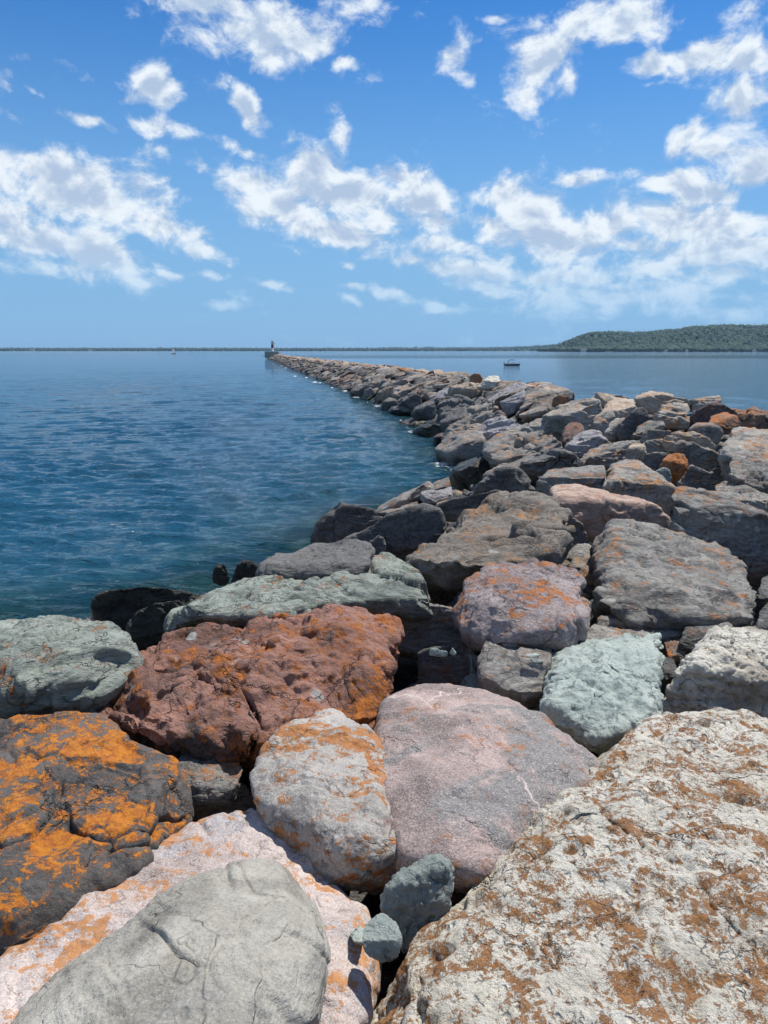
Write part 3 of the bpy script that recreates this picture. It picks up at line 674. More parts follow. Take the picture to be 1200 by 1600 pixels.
# small chips lying on the big stones: (label, material, outline, lift)
R('pale green chip, biggest of three on the dark square block', 'teal', 'angular', [(670,1024),(672,1014),(682,1012),(690,1018),(684,1026)], f=.2, h=.45, name='stone_chip', lift=.39, deep=.25, n=4)
R('pale green chip, middle of three on the dark square block', 'teal', 'angular', [(683,1026),(690,1016),(700,1018),(698,1026)], f=.2, h=.45, name='stone_chip', lift=.39, deep=.25, n=4)
R('pointed pale green chip on the dark square block', 'teal', 'angular', [(703,1022),(707,1012),(713,1022),(708,1025)], f=.2, h=.45, name='stone_chip', lift=.39, deep=.25, n=4)
R('green chip standing on the pink granite near the grey boulder', 'tealdk', 'angular', [(501,1350),(504,1341),(516,1338),(518,1350),(510,1356)], f=.3, h=.40, name='stone_chip', lift=.32, deep=.3, n=5)
R('long green chip leaning at the pink granite edge', 'tealdk', 'angular', [(554,1346),(560,1345),(574,1358),(577,1366),(573,1371),(558,1356)], f=.2, h=.40, name='stone_chip', lift=.32, deep=.25, n=5)
R('broad pale green slab piece beside the green-grey wedge', 'tealdk', 'angular', [(566,1470),(572,1440),(598,1426),(622,1440),(628,1470),(622,1500),(606,1506),(585,1490)], f=.2, h=.46, name='stone_flake', lift=.36, deep=.15, n=6, maxd=.8)
R('small pale green flake left of the broad one', 'teal', 'slab', [(546,1456),(562,1448),(575,1452),(570,1466),(558,1476)], f=.06, h=.36, name='stone_flake', lift=.37, deep=.12, n=5)
R('grey-green flake, larger of two on the olive-grey boulder', 'teal', 'slab', [(819,1022),(836,1020),(846,1024),(838,1028),(824,1027)], f=.2, h=.40, name='stone_flake', lift=.36, deep=.2, n=4)
R('thin grey-green flake, lower of two on the olive-grey boulder', 'tealdk', 'slab', [(828,1030),(842,1029),(850,1034),(840,1037)], f=.2, h=.40, name='stone_flake', lift=.36, deep=.2, n=4)

def area(p):
    return abs(sum(p[i][0] * p[(i + 1) % len(p)][1] - p[(i + 1) % len(p)][0] * p[i][1] for i in range(len(p)))) / 2
EYEV = np.array([0, 0, EYE])
HAND = []
def build_rock(i, r):
    pts = r['pts']; xs = [p[0] for p in pts]; ys = [p[1] for p in pts]
    y0, y1 = min(ys), max(ys); H = y1 - y0; W = max(xs) - min(xs); cx = sum(xs) / len(xs)
    yb = y1
    tb = hit_env(np.clip(cx, -100, 1300), yb, max(0, r['lift'] - .0))
    if r['f'] < .45 and not r['lift'] and r['h']: tb = hit_env(np.clip(cx, -100, 1300), yb, (.5 if y1 > 900 else .22) * r['h'])
    w_m = W / F * tb
    h = r['h'] if r['h'] is not None else .3 * w_m
    f = r['f']; fl = 0.0
    if f < .45: f *= .5; fl = .50
    tmax = tb + r['maxd'] * w_m
    P = []
    def place(px, py, L, cap=True):
        t = hit_env(px, py, L)
        if cap: t = min(t, tmax)
        t = max(t, tb - (.12 if (y1 < 900 or r['f'] >= .45) else .40) * w_m)
        return EYEV + ray(px, py) * t
    lo = r['lift']
    for px, py in pts:
        # height of the lower outline at this column
        u = (y1 - py) / H
        k = sstep(np.array(u), .04, max(.12, f + .05)) if f > 0.001 else np.array(1.0)
        L = lo + (h * .96 - lo) * float(k) if lo else h * (fl + (.93 - fl) * float(k))
        P.append(place(px, py, L))
    if r['ridge']:
        for px, py in r['ridge']: P.append(place(px, py, h * 1.06))
    else:
        yr = y1 - f * H
        for q in (.2, .4, .6, .8):
            x = min(xs) + q * W
            P.append(place(x, yr - (rnd.random() * .10) * H, h * (1.0 + .08 * rnd.random())))
    P = np.array(P)
    nf = len(P); c = P.mean(axis=0)
    back = []
    dd = r['deep'] * w_m
    no = len(pts)
    fc = P[:no].mean(axis=0)
    for q in P[:no]:
        d = (q - EYEV); d /= np.linalg.norm(d)
        s = fc + (q - fc) * .86
        back.append(s + d * dd * .60 + np.array([0, 0, -dd * .20]) * (1 if not r['lift'] else .3))
    if not r['lift']:
        # body below: the stone reaches down to the heap it lies on, behind its own front edge
        hx = fc[0]
        for (px, py), q in zip(pts, P[:no]):
            if py > y1 - .25 * H: continue
            dz = .86 * (y1 - py) / F * q[1]
            x_ = hx + (q[0] - hx) * .74
            zz = max(q[2] - dz, float(env(x_, q[1])) - .40)
            if zz < q[2] - .05: back.append(np.array([x_, q[1] - .02, zz]))
        for (px, py), q in zip(pts, P[:no]):
            if py > y1 - .45 * H: back.append(q + (np.array([0, .04 * w_m, -.07 * w_m]) if r['mat'] != 'wet' else np.array([0, .02 * w_m, -.38 * w_m])))
    Q = np.vstack([P, np.array(back)])
    a = area([(min(max(x, -40), 1240), min(max(y, 500), 1640)) for x, y in pts])
    n = r['n'] or (8 if a > 90000 else 7 if a > 12000 else 6 if a > 1500 else 5)
    cc, v, fa, size = rock_mesh(Q, r['sty'], n, 100 + i, r['bed'], r['relief'])
    # settle the finished stone so that it fills its place among its neighbours
    right = np.array([1.0, 0, 0]); up = np.array([0, math.sin(PITCH), math.cos(PITCH)])
    pq = np.array([pix_of(q) for q in Q])
    bx0, bx1, by0, by1 = pq[:, 0].min(), pq[:, 0].max(), pq[:, 1].min(), pq[:, 1].max()
    for it in range(2):
        w_ = v + cc
        c_, s_ = math.cos(PITCH), math.sin(PITCH)
        fz = w_[:, 1] * c_ - (w_[:, 2] - EYE) * s_; vz = w_[:, 1] * s_ + (w_[:, 2] - EYE) * c_
        PX = 600 + F * w_[:, 0] / fz; PY = 800 - F * vz / fz
        kx = np.clip((bx1 - bx0) / (PX.max() - PX.min()), .9, 1.18); ky = np.clip((by1 - by0) / (PY.max() - PY.min()), .9, 1.18)
        k_ = (kx * ky) ** .5
        v = v * k_
        dep = float(np.median(fz))
        cc = cc + right * ((bx0 + bx1) / 2 - (PX.max() + PX.min()) / 2) / F * dep - up * ((by0 - PY.min()) * .8 + (by1 - PY.max()) * .2) / F * dep
    o = obj_np(r['name'], v, fa, M[r['mat']])
    o.location = tuple(cc)
    tag(o, r['label'], 'boulder' if r['name'] == 'boulder' else 'stone', 'boulders of the breakwater' if r['name'] == 'boulder' else 'loose chips of stone')
    HAND.append((pts, cc, size))
    return o
for i, r in enumerate(ROCKS): build_rock(i, r)
# ------------------------------------------------------------------ generic boulders for the rest of the breakwater
def in_poly(x, y, p):
    c = False; j = len(p) - 1
    for i in range(len(p)):
        if (p[i][1] > y) != (p[j][1] > y) and x < (p[j][0] - p[i][0]) * (y - p[i][1]) / (p[j][1] - p[i][1]) + p[i][0]: c = not c
        j = i
    return c
def edge_dist(x, y, p):
    b = 1e9
    for i in range(len(p)):
        ax, ay = p[i]; bx, by = p[(i + 1) % len(p)]
        dx, dy = bx - ax, by - ay
        t = max(0, min(1, ((x - ax) * dx + (y - ay) * dy) / (dx * dx + dy * dy + 1e-9)))
        b = min(b, math.hypot(x - ax - t * dx, y - ay - t * dy))
    return b
PROTO = []
for k in range(16):
    R_ = np.random.RandomState(500 + k)
    sx, sy, sz = R_.uniform(.8, 1.2), R_.uniform(.5, .85), R_.uniform(.20, .36)
    Pn = R_.uniform(-1, 1, size=(18, 3))
    Pn = Pn / np.maximum(np.abs(Pn).max(axis=1)[:, None], .001) * R_.uniform(.8, 1, size=(18, 1))
    Pn = Pn * np.array([sx, sy, sz])
    sty = ['angular', 'schist', 'slab', 'angular', 'round', 'schist', 'slab', 'angular'][k % 8]
    lod = {}
    for n in (6, 5, 4, 3):
        cc, v, fa, size = rock_mesh(Pn, sty, n, 900 + k, None)
        lod[n] = (v, fa)
    PROTO.append(lod)
ZONES = {'crest': (['tan', 'orange', 'slatepale', 'tan', 'brown', 'slatepale', 'orange', 'brown', 'slate', 'tan'], 'on the crest'),
         'slope': (['slate', 'dark', 'brown', 'slate', 'slate', 'purple', 'dark', 'brown', 'darkred', 'slatepale'], 'on the lake-side slope'),
         'water': (['dark', 'slate', 'wet', 'dark', 'darkred', 'slate'], 'at the waterline')}
CWORD = {'tan': 'tan', 'orange': 'rusty orange', 'slatepale': 'pale grey', 'brown': 'brown-grey', 'cream': 'cream white', 'slate': 'grey',
         'dark': 'dark grey', 'purple': 'mauve-grey', 'darkred': 'dark reddish', 'wet': 'wet black'}
cand = []
OFF = []
HP = [(p, s) for p, c, s in HAND]
y = 14.5
while y < YEND + 1:
    xa = None
    xs = np.arange(-75, 26, .25)
    d = wdist(xs, np.full_like(xs, y))
    ok = (d > -.15) & (xs < _rx(y) + 1.7)
    if ok.any():
        x = xs[ok][0] + rnd.random() * .5
        while x < xs[ok][-1]:
            jx, jy = x + rnd.uniform(-.3, .3), y + rnd.uniform(-.3, .3)
            s = rnd.choice([.62, .75, .85, .95, 1.1, 1.25])
            z = float(env(jx, jy)); dd = float(wdist(jx, jy))
            zone = 'water' if dd < 1.0 else ('crest' if jx > _rx(jy) - 2.6 - (1.2 if jy > 60 else 0) and z > crest(jy) - .4 else 'slope')
            px, py = pix_of((jx, jy, z + .15))
            skip = False; sink = 0.0
            if jy < 60:
                rp = s / jy * F * .45
                for p, _ in HP:
                    ins = in_poly(px, py, p)
                    if ins or edge_dist(px, py, p) < rp * (.45 if ins is False else 1):
                        skip = True; break
                if skip and py > 640 and rnd.random() < .0: pass
            if (px < -70 or px > 1270) and jy < 60: OFF.append((jx, jy, z - .1 * s, s, zone)); x += 1.02; continue
            if -60 < px < 1260 and not skip:
                cand.append((s / jy, jx, jy, z - .12 * s, s, zone))
            x += 1.02 + rnd.uniform(-.1, .2)
    y += .92
cand.sort(key=lambda c: -c[0])
n_ind = 296 - sum(1 for r in ROCKS if r['name'] == 'boulder')
ind, rest = cand[:n_ind], cand[n_ind:]
pm = {}
def rot_for(zone, jx, jy):
    rx, ry = rnd.uniform(-.24, .24), rnd.uniform(-.24, .24)
    if zone != 'crest': ry -= .35
    rz = rnd.uniform(-.7, .7) + (math.pi if rnd.random() < .5 else 0) + .3
    return rx, ry, rz
for _, jx, jy, z, s, zone in ind:
    k = rnd.randrange(16); mk = rnd.choice(ZONES[zone][0])
    n = 6 if jy < 32 else 5
    if (k, mk, n) not in pm:
        me = mesh_np('boulder', *PROTO[k][n]); me.materials.append(M[mk]); pm[(k, mk, n)] = me
    o = link(bpy.data.objects.new('boulder', pm[(k, mk, n)]))
    o.location = (jx, jy, z)
    rx, ry, rz = rot_for(zone, jx, jy)
    o.rotation_euler = (Matrix.Rotation(ry, 3, 'Y') @ Matrix.Rotation(rx, 3, 'X') @ Matrix.Rotation(rz, 3, 'Z')).to_euler()
    q = rnd.uniform(.85, 1.15)
    o.scale = (s * q, s / q, s * rnd.uniform(.85, 1.25))
    band = ('in the middle stretch' if jy < 32 else 'before the lone rock in the water' if jy < 52 else 'beyond the lone rock in the water' if jy < 85 else 'far out toward the light')
    tag(o, '%s boulder %s %s' % (CWORD[mk], ZONES[zone][1], band), 'boulder', 'boulders of the breakwater')
# the hundreds further out: one mass
mats_used = ['tan', 'orange', 'slatepale', 'brown', 'cream', 'slate', 'dark', 'purple', 'darkred', 'wet']
V, Fc, MI = [], [], []; base = 0
for _, jx, jy, z, s, zone in rest:
    k = rnd.randrange(16); n = 5 if jy < 60 else 4 if jy < 140 else 3
    v, fa = PROTO[k][n]
    rx, ry, rz = rot_for(zone, jx, jy)
    Rm = np.array(Matrix.Rotation(ry, 3, 'Y') @ Matrix.Rotation(rx, 3, 'X') @ Matrix.Rotation(rz, 3, 'Z'))
    w = (v * np.array([s, s, s * rnd.uniform(.85, 1.2)])) @ Rm.T + np.array([jx, jy, z])
    V.append(w); Fc.append(fa + base); base += len(w)
    MI.append(np.full(len(fa), mats_used.index(rnd.choice(ZONES[zone][0])), dtype=np.int32))
o = obj_np('distant_boulders', np.vstack(V), np.vstack(Fc))
for mk in mats_used: o.data.materials.append(M[mk])
o.data.polygons.foreach_set('material_index', np.concatenate(MI))
tag(o, 'mass of grey and tan boulders of the breakwater running out to the light', 'boulder mass', None, 'stuff')
# the heap goes on outside the picture: left, right and under the photographer
yy = -5.0
while yy < 14.5:
    xx = -16.0
    while xx < 24:
        jx, jy = xx + rnd.uniform(-.25, .25), yy + rnd.uniform(-.25, .25)
        s = rnd.choice([.7, .85, 1.0, 1.15]); xx += 1.0
        if float(wdist(jx, jy)) < -.2: continue
        z = float(env(jx, jy)) - .02
        if math.hypot(jx, jy) < 1.2: z -= .25
        rr = 1.15 * s
        dp = jy * math.cos(PITCH) - (z - EYE) * math.sin(PITCH)
        if dp > .05:
            px, py = pix_of((jx, jy, z)); px2, py2 = pix_of((jx, jy + rr, z + .3 * s)); rp = rr / dp * F
            if px + rp > -10 and px - rp < 1210 and py2 < 1660: continue
        OFF.append((jx, jy, z, s, 'slope' if rnd.random() < .6 else 'crest'))
    yy += .9
V, Fc, MI = [], [], []; base = 0
for jx, jy, z, s, zone in OFF:
    k = rnd.randrange(16); v, fa = PROTO[k][5]
    rx, ry, rz = rot_for('crest', jx, jy)
    Rm = np.array(Matrix.Rotation(ry, 3, 'Y') @ Matrix.Rotation(rx, 3, 'X') @ Matrix.Rotation(rz, 3, 'Z'))
    w_ = (v * np.array([s, s, s * rnd.uniform(1.0, 1.4)])) @ Rm.T + np.array([jx, jy, z])
    V.append(w_); Fc.append(fa + base); base += len(w_)
    MI.append(np.full(len(fa), mats_used.index(rnd.choice(ZONES[zone][0])), dtype=np.int32))
o = obj_np('shore_boulders', np.vstack(V), np.vstack(Fc))
for mk in mats_used: o.data.materials.append(M[mk])
o.data.polygons.foreach_set('material_index', np.concatenate(MI))
tag(o, 'grey and tan boulders continuing the heap on both sides of the nearest stones', 'boulder mass', None, 'stuff')
# fist to bucket sized stones filling the gaps
V, Fc, MI = [], [], []; base = 0
yy = .8
while yy < 21:
    xx = -11.0
    while xx < 15:
        jx, jy = xx + rnd.uniform(-.14, .14), yy + rnd.uniform(-.14, .14); xx += .36
        if float(wdist(jx, jy)) < -.6: continue
        s = rnd.choice([.16, .20, .26, .32]); k = rnd.randrange(16); v, fa = PROTO[k][4]
        a, b_, c_ = rnd.uniform(-.5, .5), rnd.uniform(-.5, .5), rnd.uniform(0, 6.28)
        Rm = np.array(Matrix.Rotation(a, 3, 'Y') @ Matrix.Rotation(b_, 3, 'X') @ Matrix.Rotation(c_, 3, 'Z'))
        w_ = (v * np.array([s, s, s * 1.6])) @ Rm.T + np.array([jx, jy, float(env(jx, jy)) - .27 - .3 * s])
        V.append(w_); Fc.append(fa + base); base += len(w_)
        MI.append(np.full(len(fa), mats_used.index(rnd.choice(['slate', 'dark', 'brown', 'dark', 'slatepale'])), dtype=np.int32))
    yy += .34
o = obj_np('rubble', np.vstack(V), np.vstack(Fc))
for mk in mats_used: o.data.materials.append(M[mk])
o.data.polygons.foreach_set('material_index', np.concatenate(MI))
tag(o, 'small grey stones filling the gaps between the nearest boulders', 'rubble', None, 'stuff')
# rubble core under the stones
def core_patch(x0, x1, y0, y1, d):
    gx = np.arange(x0, x1, d); gy = np.arange(y0, y1, d)
    X, Y = np.meshgrid(gx, gy); X = X.ravel(); Y = Y.ravel()
    Z = env(X, Y)
    p = np.stack([X, Y, Z * .5], 1)
    f1, f2, cid = worley(p * 2.6)
    a1, a2, c2 = worley(p * 1.15 + 40)
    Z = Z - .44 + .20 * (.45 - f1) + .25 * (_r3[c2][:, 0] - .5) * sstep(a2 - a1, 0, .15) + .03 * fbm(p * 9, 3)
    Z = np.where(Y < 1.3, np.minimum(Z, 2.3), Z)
    nx, ny = len(gx), len(gy)
    idx = np.arange(nx * ny).reshape(ny, nx)
    f = np.stack([idx[:-1, :-1], idx[:-1, 1:], idx[1:, 1:], idx[1:, :-1]], -1).reshape(-1, 4)
    return np.stack([X, Y, Z], 1), f
vA, fA = core_patch(-26, 26, -8, 22.0, .07)
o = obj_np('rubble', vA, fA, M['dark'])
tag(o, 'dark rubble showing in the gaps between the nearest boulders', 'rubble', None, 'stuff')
vB, fB = core_patch(-85, 28, 22.0, 425, .5)
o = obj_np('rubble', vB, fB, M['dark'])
tag(o, 'dark rubble core under the far run of boulders', 'rubble', None, 'stuff')

# ------------------------------------------------------------------ water
def grow(a, g, lim, d0):
    out = []; x = a; d = d0
    while x < lim:
        x += d; out.append(x); d = max(d0, g(x))
    return out
gy = list(np.arange(8.0, 24, .085))
gy += grow(gy[-1], lambda q: .0042 * q, 300, .085)
gy += grow(gy[-1], lambda q: .03 * q, 26000, 1.5)
gy = [-60, -20, 0, 4, 7] + gy
gxr = grow(9, lambda q: .012 * q if q < 100 else .05 * q, 20000, .11)
gxl = [-q for q in grow(16, lambda q: .012 * q if q < 100 else .05 * q, 20000, .11)][::-1]
gx = gxl + list(np.arange(-16, 9.01, .1)) + gxr
gx = np.array(gx); gy = np.array(gy)
X, Y = np.meshgrid(gx, gy)
DX = np.gradient(gx)[None, :] + 0 * X; DY = np.gradient(gy)[:, None] + 0 * X
sp = np.maximum(DX, DY).ravel(); X = X.ravel(); Y = Y.ravel()
near = (np.abs(X) < 400) & (Y < 700)
wd = np.full(len(X), -500.0); wd[near] = wdist(X[near], Y[near])
calm = sstep(X - _rx(np.clip(Y, 0, 430)), -2, 6) * (Y < 430)
amp = 1 - .78 * calm
Z = np.zeros_like(X)
p3 = np.stack([X * .16, Y * .16, np.zeros_like(X)], 1)
nm = np.abs(X) < 900
warp = np.zeros_like(X); warp[nm] = fbm(p3[nm], 3)
gust = np.ones_like(X); gust[nm] = .72 + .6 * sstep(fbm(p3[nm] * .6 + 33, 2), -.5, .6)
Rw = np.random.RandomState(5)
for k in range(26):
    lam = .38 * (1.09 ** k)
    th = Rw.normal(0, .42) + math.radians(-78)        # travelling towards the shore stones
    kx, ky = math.cos(th) * 2 * math.pi / lam, math.sin(th) * 2 * math.pi / lam
    A = .0165 * lam * (1.0 if lam < 1.2 else (1.2 / lam) ** 1.5)
    att = sstep(lam / sp, 3.0, 6.0)
    ph = kx * X + ky * Y + Rw.uniform(0, 6.28) + warp * (1.8 + .6 * (k % 3))
    w = 1 - np.abs(np.sin(ph * .5)) ** .9
    Z += A * att * (w * 2 - .8)
Z *= amp * gust
FOAM = [(691, 725, 17, 6), (706, 729, 13, 4), (722, 734, 8, 3), (730, 741, 11, 4), (752, 744, 7, 4), (724, 757, 3, 7), (697, 775, 12, 4), (664, 771, 8, 3), (590, 633, 7, 2.2),
        (668, 652, 11, 4), (655, 657, 8, 2.5), (683, 672, 5, 5), (640, 675, 5, 1.5), (626, 656, 3, 1.2), (557, 620, 8, 1.6), (575, 622, 5, 1.3), (492, 597, 4.5, 1.2), (461, 588, 3.2, .8), (500, 598, 3, .8),
        (540, 611, 5, 1.2), (479, 590, 3, .7), (519, 606, 3, .9), (440, 572, 2.5, .5), (700, 686, 5, 3), (612, 645, 5, 1.4), (446, 575, 3, .5)]
foam = np.zeros_like(X)
for fx, fy, rx, ry in FOAM:
    c = hit_z(fx, fy, 0); e = hit_z(fx + rx, fy, 0); g = hit_z(fx, fy - ry, 0)
    ax = max(.12, abs(e[0] - c[0])); ay = max(.15, abs(g[1] - c[1]))
    # keep the patch lined up with the line of sight so that it is as long as it is seen
    ux = c[0] / c[1]
    q = ((X - c[0] - ux * (Y - c[1])) / ax) ** 2 + ((Y - c[1]) / ay) ** 2
    foam = np.maximum(foam, np.exp(-q * .5))
edge = np.exp(-(np.clip(-wd, 0, 50) / .22) ** 1.0) * (wd < .4) * (Y > 20) * (Y < 200)
foam = np.maximum(foam, .50 * edge)
shal = np.exp(-np.clip(-wd, 0, 500) / 2.6)
Z += foam * .03 * near
nx, ny = len(gx), len(gy)
idx = np.arange(nx * ny).reshape(ny, nx)
f = np.stack([idx[:-1, :-1], idx[:-1, 1:], idx[1:, 1:], idx[1:, :-1]], -1).reshape(-1, 4)
wm, t, b = new_mat('lake_water')
geo = t.new('ShaderNodeNewGeometry').outputs['Position']
def attr(name):
    n = t.new('ShaderNodeAttribute', attribute_name=name); return n.outputs['Fac']
aF, aS, aC = attr('foam'), attr('shallow'), attr('calm')
nb = t.noise(t.mapping(geo, sc=(.05, .05, .05)), 1.0, 4, .55)
deep = t.mix(t.rng(nb, .35, .65), (.008, .058, .105), (.013, .076, .132))
shc = t.mix(t.rng(t.noise(geo, .8, 4, .6), .4, .6), (.010, .055, .070), (.022, .080, .072))
col = t.mix(t.math('MULTIPLY', aS, .85), deep, shc)
col = t.mix(t.math('MULTIPLY', aC, .8), col, (.075, .19, .33))
v1 = t.mapping(geo, rot=(0, 0, .14), sc=(.75, 1.5, 1))
b1 = t.noise(v1, 2.3, 5, .62, .5)
b2 = t.noise(t.mapping(geo, rot=(0, 0, -.25), sc=(.8, 1.4, 1)), 5.5, 4, .6, .3)
b3 = t.noise(t.mapping(geo, rot=(0, 0, .1), sc=(.5, 1.2, 1)), .22, 3, .5)
hh = t.math('ADD', t.math('MULTIPLY', b1, 1.0), t.math('ADD', t.math('MULTIPLY', b2, .28), t.math('MULTIPLY', b3, 1.2)))
hh = t.math('MULTIPLY', hh, t.math('SUBTRACT', 1.0, t.math('MULTIPLY', aC, .62)))
bp = t.new('ShaderNodeBump'); bp.inputs['Strength'].default_value = 1.0; bp.inputs['Distance'].default_value = .20
t.put(bp.inputs['Height'], hh)
fn = t.math('ADD', t.math('MULTIPLY', t.noise(t.vscale(geo, 1.0), 4.5, 7, .75, .8), .62), t.math('MULTIPLY', t.voro(t.vadd(geo, t.vscale(t.noise(geo, 3, 3, .5, 0, 'Color'), .5)), 5), .30))
fm = t.rng(t.math('ADD', fn, t.math('MULTIPLY', aF, .52)), .76, 1.04)
col = t.mix(fm, col, (.80, .82, .83))
t.put(b.inputs['Base Color'], col)
t.put(b.inputs['Roughness'], t.math('ADD', .05, t.math('MULTIPLY', fm, .6)))
b.inputs['IOR'].default_value = 1.333
t.put(b.inputs['Normal'], bp.outputs[0])
# in the shallows the bottom stones show faintly through
tb_ = t.new('ShaderNodeBsdfTransparent'); tb_.inputs[0].default_value = (.30, .52, .50, 1)
ms = t.new('ShaderNodeMixShader'); lw = t.new('ShaderNodeLayerWeight'); lw.inputs[0].default_value = .28; t.put(lw.inputs['Normal'], bp.outputs[0])
tf = t.math('MULTIPLY', t.rng(aS, .25, .85, 0, .62), t.math('MULTIPLY', t.math('SUBTRACT', 1.0, lw.outputs['Fresnel']), t.math('SUBTRACT', 1.0, fm)))
t.put(ms.inputs[0], tf); t.l.new(b.outputs[0], ms.inputs[1]); t.l.new(tb_.outputs[0], ms.inputs[2])
t.l.new(ms.outputs[0], wm.node_tree.nodes['Material Output'].inputs['Surface'])
o = obj_np('water', np.stack([X, Y, Z], 1), f, wm)
vattr(o.data, 'foam', foam); vattr(o.data, 'shallow', shal); vattr(o.data, 'calm', calm)
tag(o, kind='structure')
# lake bed: the ground under the water, one sheet out to the horizon
bed = simple_mat('lake_bed_sand', (.12, .11, .08), .9)
o = obj_np('lake_bed', [(-26000, -2000, -6), (26000, -2000, -6), (26000, 28000, -6), (-26000, 28000, -6)], [[0, 1, 2, 3]], bed, smooth=False)
tag(o, kind='structure')

# ------------------------------------------------------------------ far shores
def forest_mat(name, c1, c2, c3, sc):
    m, t, b = new_mat(name)
    tc = t.new('ShaderNodeTexCoord').outputs['Object']
    a = t.new('ShaderNodeAttribute', attribute_name='tint').outputs['Fac']
    n = t.noise(tc, sc, 5, .65)
    c = t.ramp(t.math('ADD', t.math('MULTIPLY', a, .6), t.math('MULTIPLY', n, .4)), [(.25, c1), (.5, c2), (.75, c3)])
    t.put(b.inputs['Base Color'], c); b.inputs['Roughness'].default_value = .9
    return m
fm1 = forest_mat('lake_forest_near', (.009, .024, .016), (.017, .042, .020), (.040, .080, .028), .02)
fm2 = forest_mat('lake_forest_far', (.010, .026, .020), (.016, .038, .024), (.026, .055, .030), .01)
def shore(name, Yd, prof, depth, zadd, seed, gmat, ntree, treesize, treemat, label, conifer=.35):
    """a wooded shore: terrain running back from the water with a wood standing on it. prof: (px, py of the crest line)"""
    R2 = np.random.RandomState(seed)
    pxs = np.array([p[0] for p in prof], float); hs = np.array([(HOR - p[1]) / F * (Yd + depth * .75) + EYE for p in prof]) - treesize * .9
    hs = np.maximum(hs, .8)
    wx = (pxs - 600) / F * Yd
    nx = 260; nr = 16
    gx = np.linspace(wx[0], wx[-1], nx)
    H = np.interp(gx, wx, hs)
    rows = np.linspace(0, 1, nr)
    V = []
    shoreline = 0.03 * depth * perlin(np.stack([gx / (depth * 1.5), gx * 0, gx * 0 + seed], 1)) * 4
    def hz(u, x):
        Hh = np.interp(x, wx, hs)
        k = sstep(np.asarray(u), .0, .75)
        nn = 1 + .18 * fbm(np.stack([np.asarray(x) / (depth * .5), np.asarray(u) * 2 + 0 * np.asarray(x), 0 * np.asarray(x) + seed], 1), 3) * np.minimum(1, np.asarray(u) * 4)
        return .5 + (Hh - .5) * k * nn * np.where(np.asarray(u) > .8, 1 - (np.asarray(u) - .8) * 1.2, 1)
    for u in rows:
        z = hz(np.full(nx, u), gx)
        if u == 0: z = z * 0 - 1.5
        V.append(np.stack([gx, Yd + u * depth + shoreline * (1 - u), z], 1))
    idx = np.arange(nx * nr).reshape(nr, nx)
    f = np.stack([idx[:-1, :-1], idx[:-1, 1:], idx[1:, 1:], idx[1:, :-1]], -1).reshape(-1, 4)
    g = obj_np(name, np.vstack(V), f, gmat)
    tag(g, kind='structure')
    # the wood
    iv, iff = ico(2)
    tv, tf, tt = [], [], []
    base = 0
    u = R2.rand(ntree) ** 1.1 * .92 + .02; x = R2.uniform(gx[0], gx[-1], ntree)
    z = hz(u, x)
    for q in range(ntree):
        s = treesize * R2.uniform(.7, 1.25); con = R2.rand() < conifer
        if con:
            k = 6; an = np.arange(k) / k * 6.283
            w = np.concatenate([np.stack([np.cos(an) * s * .30, np.sin(an) * s * .30, an * 0], 1), [[0, 0, s * 1.35]]])
            ff = np.array([[j, (j + 1) % k, k] for j in range(k)])
        else:
            w = iv * np.array([s * .52, s * .52, s * .50]) * (1 + R2.uniform(-.22, .22, size=(len(iv), 1))) + np.array([0, 0, s * .5]); ff = iff
        w = w + np.array([x[q], Yd + u[q] * depth, z[q] - s * .12])
        tv.append(w); tf.append(ff + base); base += len(w)
        tt.append(np.full(len(w), (R2.uniform(.0, .35) if con else R2.uniform(.3, 1.0))))
    w = obj_np('wood', np.vstack(tv), np.vstack(tf), treemat, smooth=False)
    vattr(w.data, 'tint', np.concatenate(tt))
    tag(w, label, 'wood', None, 'stuff')
gm1 = simple_mat('wooded_ground', (.045, .075, .03), .95)
shore('hills', 2400, [(900, 546), (915, 546), (928, 543), (936, 538), (944, 533), (965, 526), (985, 521.5), (1008, 519.5), (1060, 520), (1100, 518.5), (1130, 515), (1160, 512), (1200, 510.5), (1260, 509), (1330, 511), (1500, 520)], 700, 0, 3, gm1, 7500, 13, fm1,
      'bright green wood covering the hill behind the lake on the right')
shore('far_shore', 5200, [(-900, 544.8), (100, 544.5), (560, 544.3), (640, 544.2), (700, 543.8), (760, 543.6), (800, 542.8), (850, 541.6), (880, 539.2), (905, 537.6), (930, 537.4), (980, 538), (1100, 541), (1400, 544)], 900, 0, 4, gm1, 7000, 17, fm2,
      'dark low wood along the far shore across the whole horizon', .6)
shore('far_hills', 9500, [(-1200, 544.5), (0, 543.4), (120, 543.6), (260, 543.2), (420, 543.8), (560, 543.6), (600, 542.6), (680, 542.0), (760, 543), (820, 541), (900, 539.5), (1000, 541), (1300, 543.5)], 1500, 0, 5, gm1, 2500, 30, fm2,
      'pale blue wooded hills far behind the dark shore', .3)

